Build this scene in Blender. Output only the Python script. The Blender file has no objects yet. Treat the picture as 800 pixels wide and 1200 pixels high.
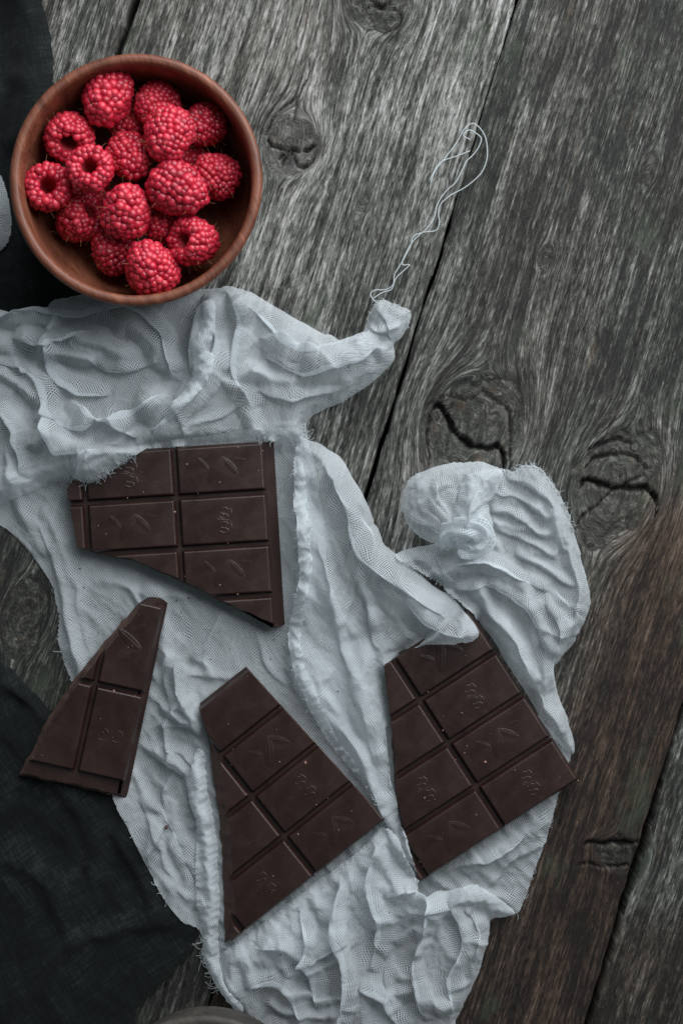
import bpy, bmesh, math, random
import numpy as np
from mathutils import Vector, Matrix

random.seed(7)
rng = np.random.default_rng(11)
sc = bpy.context.scene
COL = sc.collection

# ------------------------------------------------------------------ scale and camera
S = 0.0004            # metres per photograph pixel on the table top
HC = 0.80             # camera height above the table


def P(px, py, z=0.0):
    """photo pixel -> point of the place at height z"""
    k = S * (HC - z) / HC
    return Vector(((px - 400) * k, (600 - py) * k, z))


def PX(px, py):
    return np.array([(px - 400) * S, (600 - py) * S])


cam_d = bpy.data.cameras.new('camera')
cam = bpy.data.objects.new('camera', cam_d)
COL.objects.link(cam)
cam.location = (0, 0, HC)
cam.rotation_euler = (0, 0, 0)
cam_d.sensor_fit = 'VERTICAL'
cam_d.sensor_height = 36.0
cam_d.lens = 36.0 * HC / (1200 * S)
cam_d.clip_start = 0.01
cam_d.clip_end = 20
cam_d.dof.use_dof = True
cam_d.dof.focus_distance = HC - 0.03
cam_d.dof.aperture_fstop = 6.3
sc.camera = cam

world = bpy.data.worlds.new('World')
sc.world = world
world.use_nodes = True
bg = world.node_tree.nodes['Background']
bg.inputs[0].default_value = (0.70, 0.83, 0.88, 1)
bg.inputs[1].default_value = 0.165


def area(name, loc, target, size, power, col):
    d = bpy.data.lights.new(name, 'AREA')
    d.shape = 'RECTANGLE'
    d.size, d.size_y = size
    d.energy = power
    d.color = col
    o = bpy.data.objects.new(name, d)
    COL.objects.link(o)
    o.location = loc
    o.rotation_euler = (Vector(target) - Vector(loc)).to_track_quat('-Z', 'Y').to_euler()
    return o


area('window_light', (0.36, 0.64, 0.60), (-0.05, 0.06, 0), (1.15, 1.0), 23.0, (0.95, 0.98, 1.0))

sc.view_settings.view_transform = 'Standard'
sc.view_settings.look = 'None'
sc.view_settings.exposure = 0.0
sc.view_settings.gamma = 1.0
sc.view_settings.use_curve_mapping = False
sc.render.engine = 'CYCLES'
sc.cycles.use_denoising = True
sc.cycles.denoising_prefilter = 'NONE'
sc.cycles.max_bounces = 6
sc.cycles.transparent_max_bounces = 12
sc.cycles.caustics_reflective = False
sc.cycles.caustics_refractive = False


# ------------------------------------------------------------------ numpy noise
def _hash(ix, iy, seed):
    h = (ix.astype(np.int64) * 374761393 + iy.astype(np.int64) * 668265263 + seed * 974634571) & 0xffffffff
    h = ((h ^ (h >> 13)) * 1274126177) & 0xffffffff
    h = h ^ (h >> 16)
    return (h & 0xffff).astype(np.float64) / 65535.0


def vn(x, y, seed=0):
    xi = np.floor(x); yi = np.floor(y)
    fx = x - xi; fy = y - yi
    fx = fx * fx * fx * (fx * (fx * 6 - 15) + 10); fy = fy * fy * fy * (fy * (fy * 6 - 15) + 10)
    a = _hash(xi, yi, seed); b = _hash(xi + 1, yi, seed)
    c = _hash(xi, yi + 1, seed); d = _hash(xi + 1, yi + 1, seed)
    return ((a * (1 - fx) + b * fx) * (1 - fy) + (c * (1 - fx) + d * fx) * fy) * 2 - 1


def fbm(x, y, seed=0, oct=4, gain=0.5):
    t = 0; a = 1.0; n = 0
    for i in range(oct):
        t = t + a * vn(x, y, seed + i * 17); n += a
        x = x * 2.03 + 3.1; y = y * 2.03 - 1.7; a *= gain
    return t / n


def sstep(a, b, x):
    t = np.clip((x - a) / (b - a), 0, 1)
    return t * t * (3 - 2 * t)


def seg_dist(px, py, poly, closed=False):
    """distance of points to a polyline, and the nearest point"""
    best = np.full(px.shape, 1e9); bx = np.zeros(px.shape); by = np.zeros(px.shape); bt = np.zeros(px.shape)
    n = len(poly); m = n if closed else n - 1
    for i in range(m):
        ax, ay = poly[i][:2]; cx, cy = poly[(i + 1) % n][:2]
        dx, dy = cx - ax, cy - ay
        L = dx * dx + dy * dy + 1e-18
        t = np.clip(((px - ax) * dx + (py - ay) * dy) / L, 0, 1)
        qx = ax + t * dx; qy = ay + t * dy
        d = np.hypot(px - qx, py - qy)
        u = d < best
        best = np.where(u, d, best); bx = np.where(u, qx, bx); by = np.where(u, qy, by)
        bt = np.where(u, (i + t) / m, bt)
    return best, bx, by, bt


def inside(px, py, poly):
    r = np.zeros(px.shape, bool)
    n = len(poly); j = n - 1
    for i in range(n):
        xi, yi = poly[i]; xj, yj = poly[j]
        c = ((yi > py) != (yj > py)) & (px < (xj - xi) * (py - yi) / (yj - yi + 1e-18) + xi)
        r ^= c
        j = i
    return r


def smooth_poly(pts, closed=True, sub=4):
    """Catmull-Rom through the points"""
    pts = [np.array(p, float) for p in pts]
    n = len(pts); out = []
    m = n if closed else n - 1
    for i in range(m):
        if closed:
            p0, p1, p2, p3 = pts[i - 1], pts[i], pts[(i + 1) % n], pts[(i + 2) % n]
        else:
            p0, p1, p2, p3 = pts[max(i - 1, 0)], pts[i], pts[i + 1], pts[min(i + 2, n - 1)]
        for k in range(sub):
            t = k / sub
            out.append(0.5 * ((2 * p1) + (-p0 + p2) * t + (2 * p0 - 5 * p1 + 4 * p2 - p3) * t * t + (-p0 + 3 * p1 - 3 * p2 + p3) * t ** 3))
    if not closed:
        out.append(pts[-1])
    return out


# ------------------------------------------------------------------ object helpers
def link(name, me, mat=None, parent=None, smooth=True):
    o = bpy.data.objects.new(name, me)
    COL.objects.link(o)
    if mat is not None and len(me.materials) == 0:
        me.materials.append(mat)
    if smooth:
        me.polygons.foreach_set('use_smooth', np.ones(len(me.polygons), bool))
    if parent is not None:
        o.parent = parent
    return o


def mesh_np(name, verts, faces):
    me = bpy.data.meshes.new(name)
    me.from_pydata([tuple(v) for v in verts], [], [tuple(int(i) for i in f) for f in faces])
    me.update()
    return me


def mesh_quads(name, V, F):
    """fast path: V (n,3), F (m,4)"""
    me = bpy.data.meshes.new(name)
    V = np.ascontiguousarray(V, dtype=np.float32); F = np.ascontiguousarray(F, dtype=np.int32)
    k = F.shape[1]
    me.vertices.add(len(V)); me.vertices.foreach_set('co', V.ravel())
    me.loops.add(F.size); me.loops.foreach_set('vertex_index', F.ravel())
    me.polygons.add(len(F))
    me.polygons.foreach_set('loop_start', np.arange(0, F.size, k, dtype=np.int32))
    me.update(calc_edges=True)
    me.validate()
    return me


def empty(name, loc=(0, 0, 0), rz=0.0):
    o = bpy.data.objects.new(name, None)
    COL.objects.link(o)
    o.location = loc
    o.rotation_euler = (0, 0, rz)
    o.empty_display_size = 0.01
    return o


def tag(o, label=None, cat=None, group=None, kind=None):
    if label: o['label'] = label
    if cat: o['category'] = cat
    if group: o['group'] = group
    if kind: o['kind'] = kind
    return o


class NT:
    """small helper for node materials"""
    def __init__(self, name):
        self.m = bpy.data.materials.new(name)
        self.m.use_nodes = True
        self.t = self.m.node_tree
        self.bsdf = self.t.nodes['Principled BSDF']
        self.out = self.t.nodes['Material Output']

    def n(self, typ, **kw):
        nd = self.t.nodes.new(typ)
        for k, v in kw.items():
            setattr(nd, k, v)
        return nd

    def l(self, a, b):
        self.t.links.new(a, b)

    def setin(self, sock, v):
        if hasattr(v, 'is_linked') or isinstance(v, bpy.types.NodeSocket):
            self.l(v, sock)
        else:
            sock.default_value = v

    def math(self, op, a, b=None, c=None, clamp=False):
        nd = self.n('ShaderNodeMath', operation=op, use_clamp=clamp)
        self.setin(nd.inputs[0], a)
        if b is not None: self.setin(nd.inputs[1], b)
        if c is not None: self.setin(nd.inputs[2], c)
        return nd.outputs[0]

    def vmul(self, v, xyz):
        nd = self.n('ShaderNodeVectorMath', operation='MULTIPLY')
        self.l(v, nd.inputs[0]); nd.inputs[1].default_value = xyz
        return nd.outputs[0]

    def noise(self, vec, scale, detail=4, rough=0.55, dist=0.0):
        nd = self.n('ShaderNodeTexNoise')
        if vec is not None: self.l(vec, nd.inputs['Vector'])
        nd.inputs['Scale'].default_value = scale
        nd.inputs['Detail'].default_value = detail
        nd.inputs['Roughness'].default_value = rough
        nd.inputs['Distortion'].default_value = dist
        return nd.outputs['Fac']

    def ramp(self, fac, stops, interp='LINEAR'):
        nd = self.n('ShaderNodeValToRGB')
        self.l(fac, nd.inputs[0])
        cr = nd.color_ramp
        cr.interpolation = interp
        while len(cr.elements) < len(stops):
            cr.elements.new(0.5)
        for e, (p, c) in zip(cr.elements, stops):
            e.position = p
            e.color = (c[0], c[1], c[2], 1) if hasattr(c, '__len__') else (c, c, c, 1)
        return nd.outputs[0]

    def mix(self, fac, a, b, blend='MIX'):
        nd = self.n('ShaderNodeMix', data_type='RGBA', blend_type=blend)
        self.setin(nd.inputs[0], fac)
        for s, v in ((nd.inputs[6], a), (nd.inputs[7], b)):
            if isinstance(v, bpy.types.NodeSocket): self.l(v, s)
            else: s.default_value = (v[0], v[1], v[2], 1)
        return nd.outputs[2]

    def attr(self, name):
        return self.n('ShaderNodeAttribute', attribute_name=name)

    def bump(self, h, strength, dist):
        nd = self.n('ShaderNodeBump')
        nd.inputs['Strength'].default_value = strength
        nd.inputs['Distance'].default_value = dist
        self.l(h, nd.inputs['Height'])
        return nd

    def smooth(self, v, a, b):
        nd = self.n('ShaderNodeMapRange', interpolation_type='SMOOTHSTEP')
        self.setin(nd.inputs[0], v)
        nd.inputs[1].default_value = a; nd.inputs[2].default_value = b
        return nd.outputs[0]


# ------------------------------------------------------------------ materials
def mat_wood():
    m = NT('weathered_wood')
    gc = m.attr('grain').outputs['Vector']
    tone = m.attr('tone')            # x: knot, y: brown stain, z: crack dirt
    sep = m.n('ShaderNodeSeparateXYZ'); m.l(tone.outputs['Vector'], sep.inputs[0])
    knot, brown, crack = sep.outputs
    fine = m.noise(m.vmul(gc, (2100, 55, 1)), 1.0, 4, 0.65)
    streak = m.noise(m.vmul(gc, (560, 7, 1)), 1.0, 4, 0.62, 0.3)
    patch = m.noise(m.vmul(gc, (75, 16, 1)), 1.0, 7, 0.66, 0.8)
    speck = m.noise(m.vmul(gc, (800, 170, 1)), 1.0, 4, 0.65)
    v = m.math('MULTIPLY_ADD', streak, 0.22, m.math('MULTIPLY', fine, 0.26))
    v = m.math('MULTIPLY_ADD', patch, 0.58, v)
    v = m.math('MULTIPLY_ADD', speck, 0.48, v)
    flk = m.noise(m.vmul(gc, (1350, 230, 1)), 1.0, 4, 0.72)
    drk = m.noise(m.vmul(gc, (1000, 110, 3)), 1.1, 4, 0.72)
    v = m.math('MULTIPLY_ADD', m.smooth(flk, 0.52, 0.66), 0.10, v)
    v = m.math('MULTIPLY_ADD', m.smooth(drk, 0.52, 0.66), -0.13, v)
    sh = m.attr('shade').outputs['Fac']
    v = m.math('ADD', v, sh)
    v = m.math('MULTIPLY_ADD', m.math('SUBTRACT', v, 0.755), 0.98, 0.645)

    def hairline(vec, scale, det, width):
        nz = m.noise(m.vmul(gc, vec), scale, det, 0.5, 0.3)
        return m.math('SUBTRACT', 1.0, m.smooth(m.math('ABSOLUTE', m.math('SUBTRACT', nz, 0.5)), 0.0, width))
    gate = m.smooth(m.noise(m.vmul(gc, (140, 20, 1)), 1.0, 4, 0.65), 0.42, 0.58)
    hl = m.math('MULTIPLY', hairline((230, 4.5, 1), 1.0, 6, 0.085), gate)
    hl2 = m.math('MULTIPLY', hairline((620, 10, 1), 1.3, 4, 0.10), m.math('SUBTRACT', 1.0, m.math('MULTIPLY', gate, 0.6)))
    lines = m.math('MAXIMUM', hl, m.math('MULTIPLY', hl2, 0.7))
    pits = m.smooth(m.noise(m.vmul(gc, (1000, 130, 1)), 1.0, 3, 0.6), 0.60, 0.70)
    lines = m.math('MAXIMUM', lines, m.math('MULTIPLY', pits, 0.6))
    v = m.math('MULTIPLY_ADD', lines, -0.17, v)
    grey = m.ramp(v, [(0.48, (0.013, 0.0135, 0.0115)), (0.58, (0.047, 0.048, 0.042)), (0.66, (0.108, 0.109, 0.098)),
                      (0.74, (0.228, 0.226, 0.214)), (0.86, (0.42, 0.415, 0.40))])
    # warm brown where the grey skin has worn away
    bro = m.ramp(v, [(0.46, (0.010, 0.006, 0.0045)), (0.62, (0.056, 0.033, 0.022)), (0.86, (0.17, 0.118, 0.088))])
    col = m.mix(brown, grey, bro)
    # faint green algae and tan patches
    alg = m.smooth(m.noise(m.vmul(gc, (45, 22, 1)), 1.3, 4, 0.6), 0.56, 0.74)
    col = m.mix(m.math('MULTIPLY', alg, 0.50), col, (0.050, 0.066, 0.043))
    tan = m.smooth(m.noise(m.vmul(gc, (160, 26, 1)), 1.7, 4, 0.6), 0.62, 0.76)
    col = m.mix(m.math('MULTIPLY', tan, 0.40), col, (0.16, 0.115, 0.08))
    # knots: darker, mottled heartwood
    tc = m.n('ShaderNodeTexCoord').outputs['Object']
    kn = m.noise(tc, 330, 6, 0.68, 0.6)
    kcol = m.ramp(kn, [(0.40, (0.006, 0.006, 0.005)), (0.52, (0.028, 0.029, 0.023)), (0.62, (0.070, 0.068, 0.054)), (0.70, (0.24, 0.235, 0.22))])
    rust = m.smooth(m.noise(tc, 130, 3, 0.6), 0.58, 0.72)
    kcol = m.mix(m.math('MULTIPLY', rust, 0.45), kcol, (0.085, 0.045, 0.026))
    col = m.mix(m.math('MULTIPLY', knot, 0.85), col, kcol)
    col = m.mix(crack, col, (0.010, 0.009, 0.008))
    m.l(col, m.bsdf.inputs['Base Color'])
    m.bsdf.inputs['Roughness'].default_value = 0.72
    m.bsdf.inputs['Specular IOR Level'].default_value = 0.35
    h = m.math('MULTIPLY_ADD', streak, 1.0, m.math('MULTIPLY', fine, 0.7))
    h = m.math('MULTIPLY_ADD', speck, 0.35, h)
    h = m.math('MULTIPLY_ADD', lines, -0.9, h)
    h = m.math('MULTIPLY_ADD', m.smooth(drk, 0.52, 0.66), -0.5, h)
    b = m.bump(h, 0.8, 0.0007)
    m.l(b.outputs[0], m.bsdf.inputs['Normal'])
    return m.m


def mat_gauze():
    m = NT('white_gauze')
    uv = m.attr('weave').outputs['Vector']
    wob = m.n('ShaderNodeTexNoise'); wob.inputs['Scale'].default_value = 60.0; wob.inputs['Detail'].default_value = 2
    m.l(uv, wob.inputs['Vector'])
    wv = m.n('ShaderNodeVectorMath', operation='MULTIPLY_ADD')
    m.l(wob.outputs['Color'], wv.inputs[0]); wv.inputs[1].default_value = (0.006, 0.006, 0); m.l(uv, wv.inputs[2])
    sp = m.n('ShaderNodeSeparateXYZ'); m.l(wv.outputs[0], sp.inputs[0])
    p = 0.00088
    tu = m.math('MULTIPLY_ADD', m.math('COSINE', m.math('MULTIPLY', sp.outputs[0], 2 * math.pi / p)), 0.5, 0.5)
    tv = m.math('MULTIPLY_ADD', m.math('COSINE', m.math('MULTIPLY', sp.outputs[1], 2 * math.pi / (p * 1.1))), 0.5, 0.5)
    cover = m.math('MAXIMUM', m.smooth(tu, 0.40, 0.85), m.math('MULTIPLY', m.smooth(tv, 0.45, 0.9), 0.85))
    dens = m.smooth(m.noise(uv, 38, 3, 0.5), 0.32, 0.68)           # where the weave is looser
    lo = m.math('MULTIPLY_ADD', dens, -0.36, 0.46)
    alpha = m.math('ADD', lo, m.math('MULTIPLY', cover, m.math('SUBTRACT', 0.84, lo)), clamp=True)
    def crinkle(scale, st, dist):
        nz = m.noise(m.vmul(uv, st), scale, 3, 0.5, dist)
        rd = m.math('SUBTRACT', 1.0, m.math('MULTIPLY', m.math('ABSOLUTE', m.math('SUBTRACT', nz, 0.5)), 5.0), clamp=True)
        return m.math('POWER', rd, 1.6)
    cr = m.math('ADD', crinkle(75, (1, 0.45, 1), 1.2), m.math('MULTIPLY', crinkle(170, (0.5, 1, 1), 0.8), 0.5))
    fib = m.noise(uv, 700, 3, 0.6)
    col = m.mix(m.math('MULTIPLY', fib, 0.25), (0.70, 0.745, 0.775), (0.61, 0.655, 0.685))
    dif = m.n('ShaderNodeBsdfDiffuse'); m.l(col, dif.inputs[0]); dif.inputs[1].default_value = 0.5
    trl = m.n('ShaderNodeBsdfTranslucent'); m.l(col, trl.inputs[0])
    b = m.bump(m.math('ADD', cover, m.math('MULTIPLY', fib, 0.6)), 0.12, 0.00030)
    b2 = m.bump(cr, 0.45, 0.0007)
    m.l(b2.outputs[0], b.inputs['Normal'])
    m.l(b.outputs[0], dif.inputs['Normal'])
    m.l(b2.outputs[0], trl.inputs['Normal'])
    ms = m.n('ShaderNodeMixShader'); ms.inputs[0].default_value = 0.42
    m.l(dif.outputs[0], ms.inputs[1]); m.l(trl.outputs[0], ms.inputs[2])
    tr = m.n('ShaderNodeBsdfTransparent')
    mx = m.n('ShaderNodeMixShader'); m.l(alpha, mx.inputs[0])
    m.l(tr.outputs[0], mx.inputs[1]); m.l(ms.outputs[0], mx.inputs[2])
    m.l(mx.outputs[0], m.out.inputs['Surface'])
    m.t.nodes.remove(m.bsdf)
    return m.m


def mat_thread():
    m = NT('cotton_thread')
    m.bsdf.inputs['Base Color'].default_value = (0.42, 0.46, 0.475, 1)
    m.bsdf.inputs['Roughness'].default_value = 0.9
    m.bsdf.inputs['Specular IOR Level'].default_value = 0.1
    return m.m


def mat_linen():
    m = NT('charcoal_linen')
    uv = m.attr('weave').outputs['Vector']
    a = m.noise(m.vmul(uv, (1400, 120, 1)), 1.0, 3, 0.6)
    b = m.noise(m.vmul(uv, (120, 1400, 1)), 1.0, 3, 0.6)
    c = m.noise(uv, 45, 4, 0.6)
    v = m.math('ADD', m.math('MULTIPLY_ADD', a, 0.28, 0.12), m.math('MULTIPLY', b, 0.28))
    v = m.math('MULTIPLY_ADD', c, 0.35, v)
    col = m.ramp(v, [(0.44, (0.0022, 0.0028, 0.0030)), (0.60, (0.0066, 0.0084, 0.0088)), (0.76, (0.024, 0.029, 0.030))])
    m.l(col, m.bsdf.inputs['Base Color'])
    m.bsdf.inputs['Roughness'].default_value = 0.95
    m.bsdf.inputs['Specular IOR Level'].default_value = 0.1
    m.bsdf.inputs['Sheen Weight'].default_value = 0.06
    bp = m.bump(v, 0.8, 0.0006)
    m.l(bp.outputs[0], m.bsdf.inputs['Normal'])
    return m.m


def mat_bowl(name, cols, rough):
    m = NT(name)
    tc = m.n('ShaderNodeTexCoord').outputs['Object']
    g = m.noise(m.vmul(tc, (140, 18, 60)), 1.0, 5, 0.6, 0.6)
    f = m.noise(m.vmul(tc, (900, 120, 400)), 1.0, 3, 0.6)
    v = m.math('MULTIPLY_ADD', f, 0.35, m.math('MULTIPLY', g, 0.75))
    col = m.ramp(v, [(0.36, cols[0]), (0.55, cols[1]), (0.74, cols[2])])
    m.l(col, m.bsdf.inputs['Base Color'])
    m.l(m.math('MULTIPLY_ADD', f, 0.25, rough), m.bsdf.inputs['Roughness'])
    m.bsdf.inputs['Specular IOR Level'].default_value = 0.4
    b = m.bump(v, 0.3, 0.0005)
    m.l(b.outputs[0], m.bsdf.inputs['Normal'])
    return m.m


def mat_choc(name, c0, c1, rough, bump):
    m = NT(name)
    tc = m.n('ShaderNodeTexCoord').outputs['Object']
    a = m.noise(tc, 70, 5, 0.6, 0.4)
    f = m.noise(tc, 900, 4, 0.65)
    scr = m.smooth(m.noise(m.vmul(tc, (260, 1900, 900)), 1.0, 2, 0.5), 0.70, 0.80)
    v = m.math('MULTIPLY_ADD', f, 0.3, m.math('MULTIPLY', a, 0.7))
    col = m.ramp(v, [(0.35, c0), (0.65, c1)])
    col = m.mix(m.math('MULTIPLY', scr, 0.10), col, (0.16, 0.11, 0.10))
    m.l(col, m.bsdf.inputs['Base Color'])
    m.l(m.math('MULTIPLY_ADD', a, 0.42, rough - 0.06), m.bsdf.inputs['Roughness'])
    m.bsdf.inputs['Specular IOR Level'].default_value = 0.5
    b = m.bump(m.math('ADD', m.math('MULTIPLY', a, 0.5), f), bump, 0.0004)
    m.l(b.outputs[0], m.bsdf.inputs['Normal'])
    return m.m


def mat_berry():
    m = NT('raspberry_skin')
    at = m.attr('drupe').outputs['Fac']
    tc = m.n('ShaderNodeTexCoord').outputs['Object']
    f = m.noise(tc, 600, 3, 0.6)
    v = m.math('MULTIPLY_ADD', f, 0.3, m.math('MULTIPLY', at, 0.8))
    col = m.ramp(v, [(0.1, (0.19, 0.003, 0.012)), (0.5, (0.42, 0.010, 0.032)), (0.95, (0.64, 0.038, 0.066))])
    bl = m.smooth(m.noise(tc, 260, 3, 0.6), 0.50, 0.80)
    col = m.mix(m.math('MULTIPLY', bl, 0.16), col, (0.80, 0.36, 0.42))
    m.l(col, m.bsdf.inputs['Base Color'])
    m.bsdf.inputs['Subsurface Weight'].default_value = 0.5
    m.bsdf.inputs['Subsurface Radius'].default_value = (1.0, 0.12, 0.12)
    m.bsdf.inputs['Subsurface Scale'].default_value = 0.0022
    m.l(m.math('MULTIPLY_ADD', f, 0.30, 0.22), m.bsdf.inputs['Roughness'])
    m.bsdf.inputs['Specular IOR Level'].default_value = 0.5
    b = m.bump(f, 0.25, 0.0005)
    m.l(b.outputs[0], m.bsdf.inputs['Normal'])
    return m.m


def mat_plain(name, col, rough=0.7, spec=0.3):
    m = NT(name)
    tc = m.n('ShaderNodeTexCoord').outputs['Object']
    f = m.noise(tc, 500, 3, 0.6)
    c = m.mix(f, tuple(x * 0.6 for x in col), tuple(min(1, x * 1.4) for x in col))
    m.l(c, m.bsdf.inputs['Base Color'])
    m.bsdf.inputs['Roughness'].default_value = rough
    m.bsdf.inputs['Specular IOR Level'].default_value = spec
    return m.m


WOOD = mat_wood()
GAUZE = mat_gauze()
THREAD = mat_thread()
LINEN = mat_linen()
BOWL = mat_bowl('bowl_wood', [(0.060, 0.018, 0.010), (0.135, 0.043, 0.023), (0.235, 0.085, 0.047)], 0.33)
BOWL2 = mat_bowl('dark_bowl_wood', [(0.016, 0.014, 0.012), (0.040, 0.035, 0.030), (0.075, 0.066, 0.056)], 0.5)
CHOC = mat_choc('dark_chocolate', (0.0125, 0.0052, 0.0040), (0.0260, 0.0106, 0.0080), 0.20, 0.20)
CHOCB = mat_choc('broken_chocolate', (0.036, 0.017, 0.012), (0.085, 0.045, 0.033), 0.6, 0.9)
CRUMB = mat_plain('chocolate_crumb', (0.27, 0.15, 0.115))
BERRY = mat_berry()
BERRYIN = mat_plain('raspberry_inside', (0.36, 0.030, 0.040), 0.6)
HAIR = mat_plain('raspberry_hair', (0.42, 0.20, 0.10), 0.5)
DARK = mat_plain('dark_backing', (0.008, 0.007, 0.006), 0.95, 0.1)  # near-black backing below the plank gaps

# ------------------------------------------------------------------ table top of weathered planks
TH = math.atan(0.305)
AX = np.array([math.sin(TH), math.cos(TH)])      # along the planks
CX = np.array([math.cos(TH), -math.sin(TH)])     # across the planks


def ca(px, py):
    q = PX(px, py)
    return float(q @ CX), float(q @ AX)


# knots: pixel centre, radius across (m), stretch along
KNOTS = [(340, 166, 0.0115, 1.30), (438, 2, 0.013, 1.0), (553, 497, 0.0205, 1.25), (720, 572, 0.0185, 1.45),
         (722, 1000, 0.009, 0.8), (30, 720, 0.010, 1.6), (640, 300, 0.0035, 1.6), (425, 242, 0.0022, 1.2), (760, 200, 0.004, 2.0)]
# deep cracks: polyline in px, half width mm, depth mm
CRACKS = [
    ([(313, 163), (318, 170), (328, 174), (340, 176), (355, 177), (368, 171)], 0.6, 3.0),
    ([(340, 177), (330, 184), (318, 194)], 0.45, 2), ([(339, 177), (335, 186), (331, 196)], 0.4, 2),
    ([(342, 177), (345, 189), (352, 196), (361, 194), (367, 187)], 0.5, 2.2),
    ([(311, 158), (318, 143), (330, 128), (346, 114), (352, 104)], 0.4, 1.6), ([(343, 140), (347, 122), (351, 106), (361, 92), (362, 70)], 0.4, 1.6),
    ([(508, 478), (513, 474), (523, 489), (533, 506), (543, 518), (556, 524), (572, 526), (584, 523), (590, 535), (592, 556)], 1.1, 5),
    ([(507, 480), (501, 498), (500, 520), (503, 545)], 0.5, 2), ([(552, 450), (565, 458), (580, 468), (596, 482), (598, 510), (597, 548)], 0.5, 1.8),
    ([(515, 466), (530, 463), (548, 468), (560, 462)], 0.5, 1.5),
    ([(679, 571), (684, 563), (691, 561), (703, 566), (715, 571), (730, 572), (745, 571), (756, 571), (764, 579), (769, 590), (768, 604)], 0.9, 4.5),
    ([(732, 567), (742, 561), (754, 556)], 0.5, 2), ([(716, 573), (700, 590), (680, 607), (674, 622)], 0.45, 2),
    ([(684, 548), (694, 538), (706, 534), (722, 532), (744, 536), (756, 548)], 0.7, 2.2), ([(690, 528), (704, 520), (722, 515), (740, 519)], 1.0, 2.2),
    ([(683, 990), (692, 987), (704, 989), (720, 988), (732, 989), (747, 987)], 0.7, 3), ([(678, 1011), (700, 1014), (720, 1015), (736, 1013)], 0.6, 2.4),
    ([(722, 975), (728, 983), (736, 988)], 0.4, 1.5),
    ([(424, 12), (434, 6), (446, 8), (456, 2)], 0.6, 2), ([(430, -6), (440, 4), (452, 12)], 0.5, 2), ([(460, 10), (470, 18), (468, 30), (450, 38)], 0.5, 1.6),
    # long checks that follow the grain
    ([(548, 130), (520, 232), (490, 330), (455, 440), (432, 500)], 0.40, 1.6), ([(562, 95), (548, 160), (530, 215)], 0.35, 1.3),
    ([(500, 60), (480, 130), (462, 195)], 0.3, 1.0), ([(330, 330), (310, 400)], 0.3, 1.0), ([(470, 300), (430, 420), (408, 500)], 0.4, 1.5),
    ([(440, 330), (412, 420), (385, 500)], 0.35, 1.3), ([(750, 380), (735, 450), (705, 515)], 0.4, 1.3), ([(690, 60), (660, 180), (640, 260)], 0.3, 1.0),
    ([(770, 120), (745, 240), (725, 330)], 0.3, 1.0), ([(620, 1110), (600, 1180), (590, 1220)], 0.35, 1.2), ([(690, 820), (670, 900), (650, 980)], 0.35, 1.2),
    ([(200, 1120), (185, 1190), (175, 1230)], 0.4, 1.4), ([(225, 1110), (212, 1170), (200, 1220)], 0.35, 1.3), ([(600, 20), (585, 80), (570, 140)], 0.3, 1.2),
]

tabletop = empty('tabletop')
tag(tabletop, 'weathered grey wooden tabletop of wide planks', None, None, 'structure')


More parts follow.
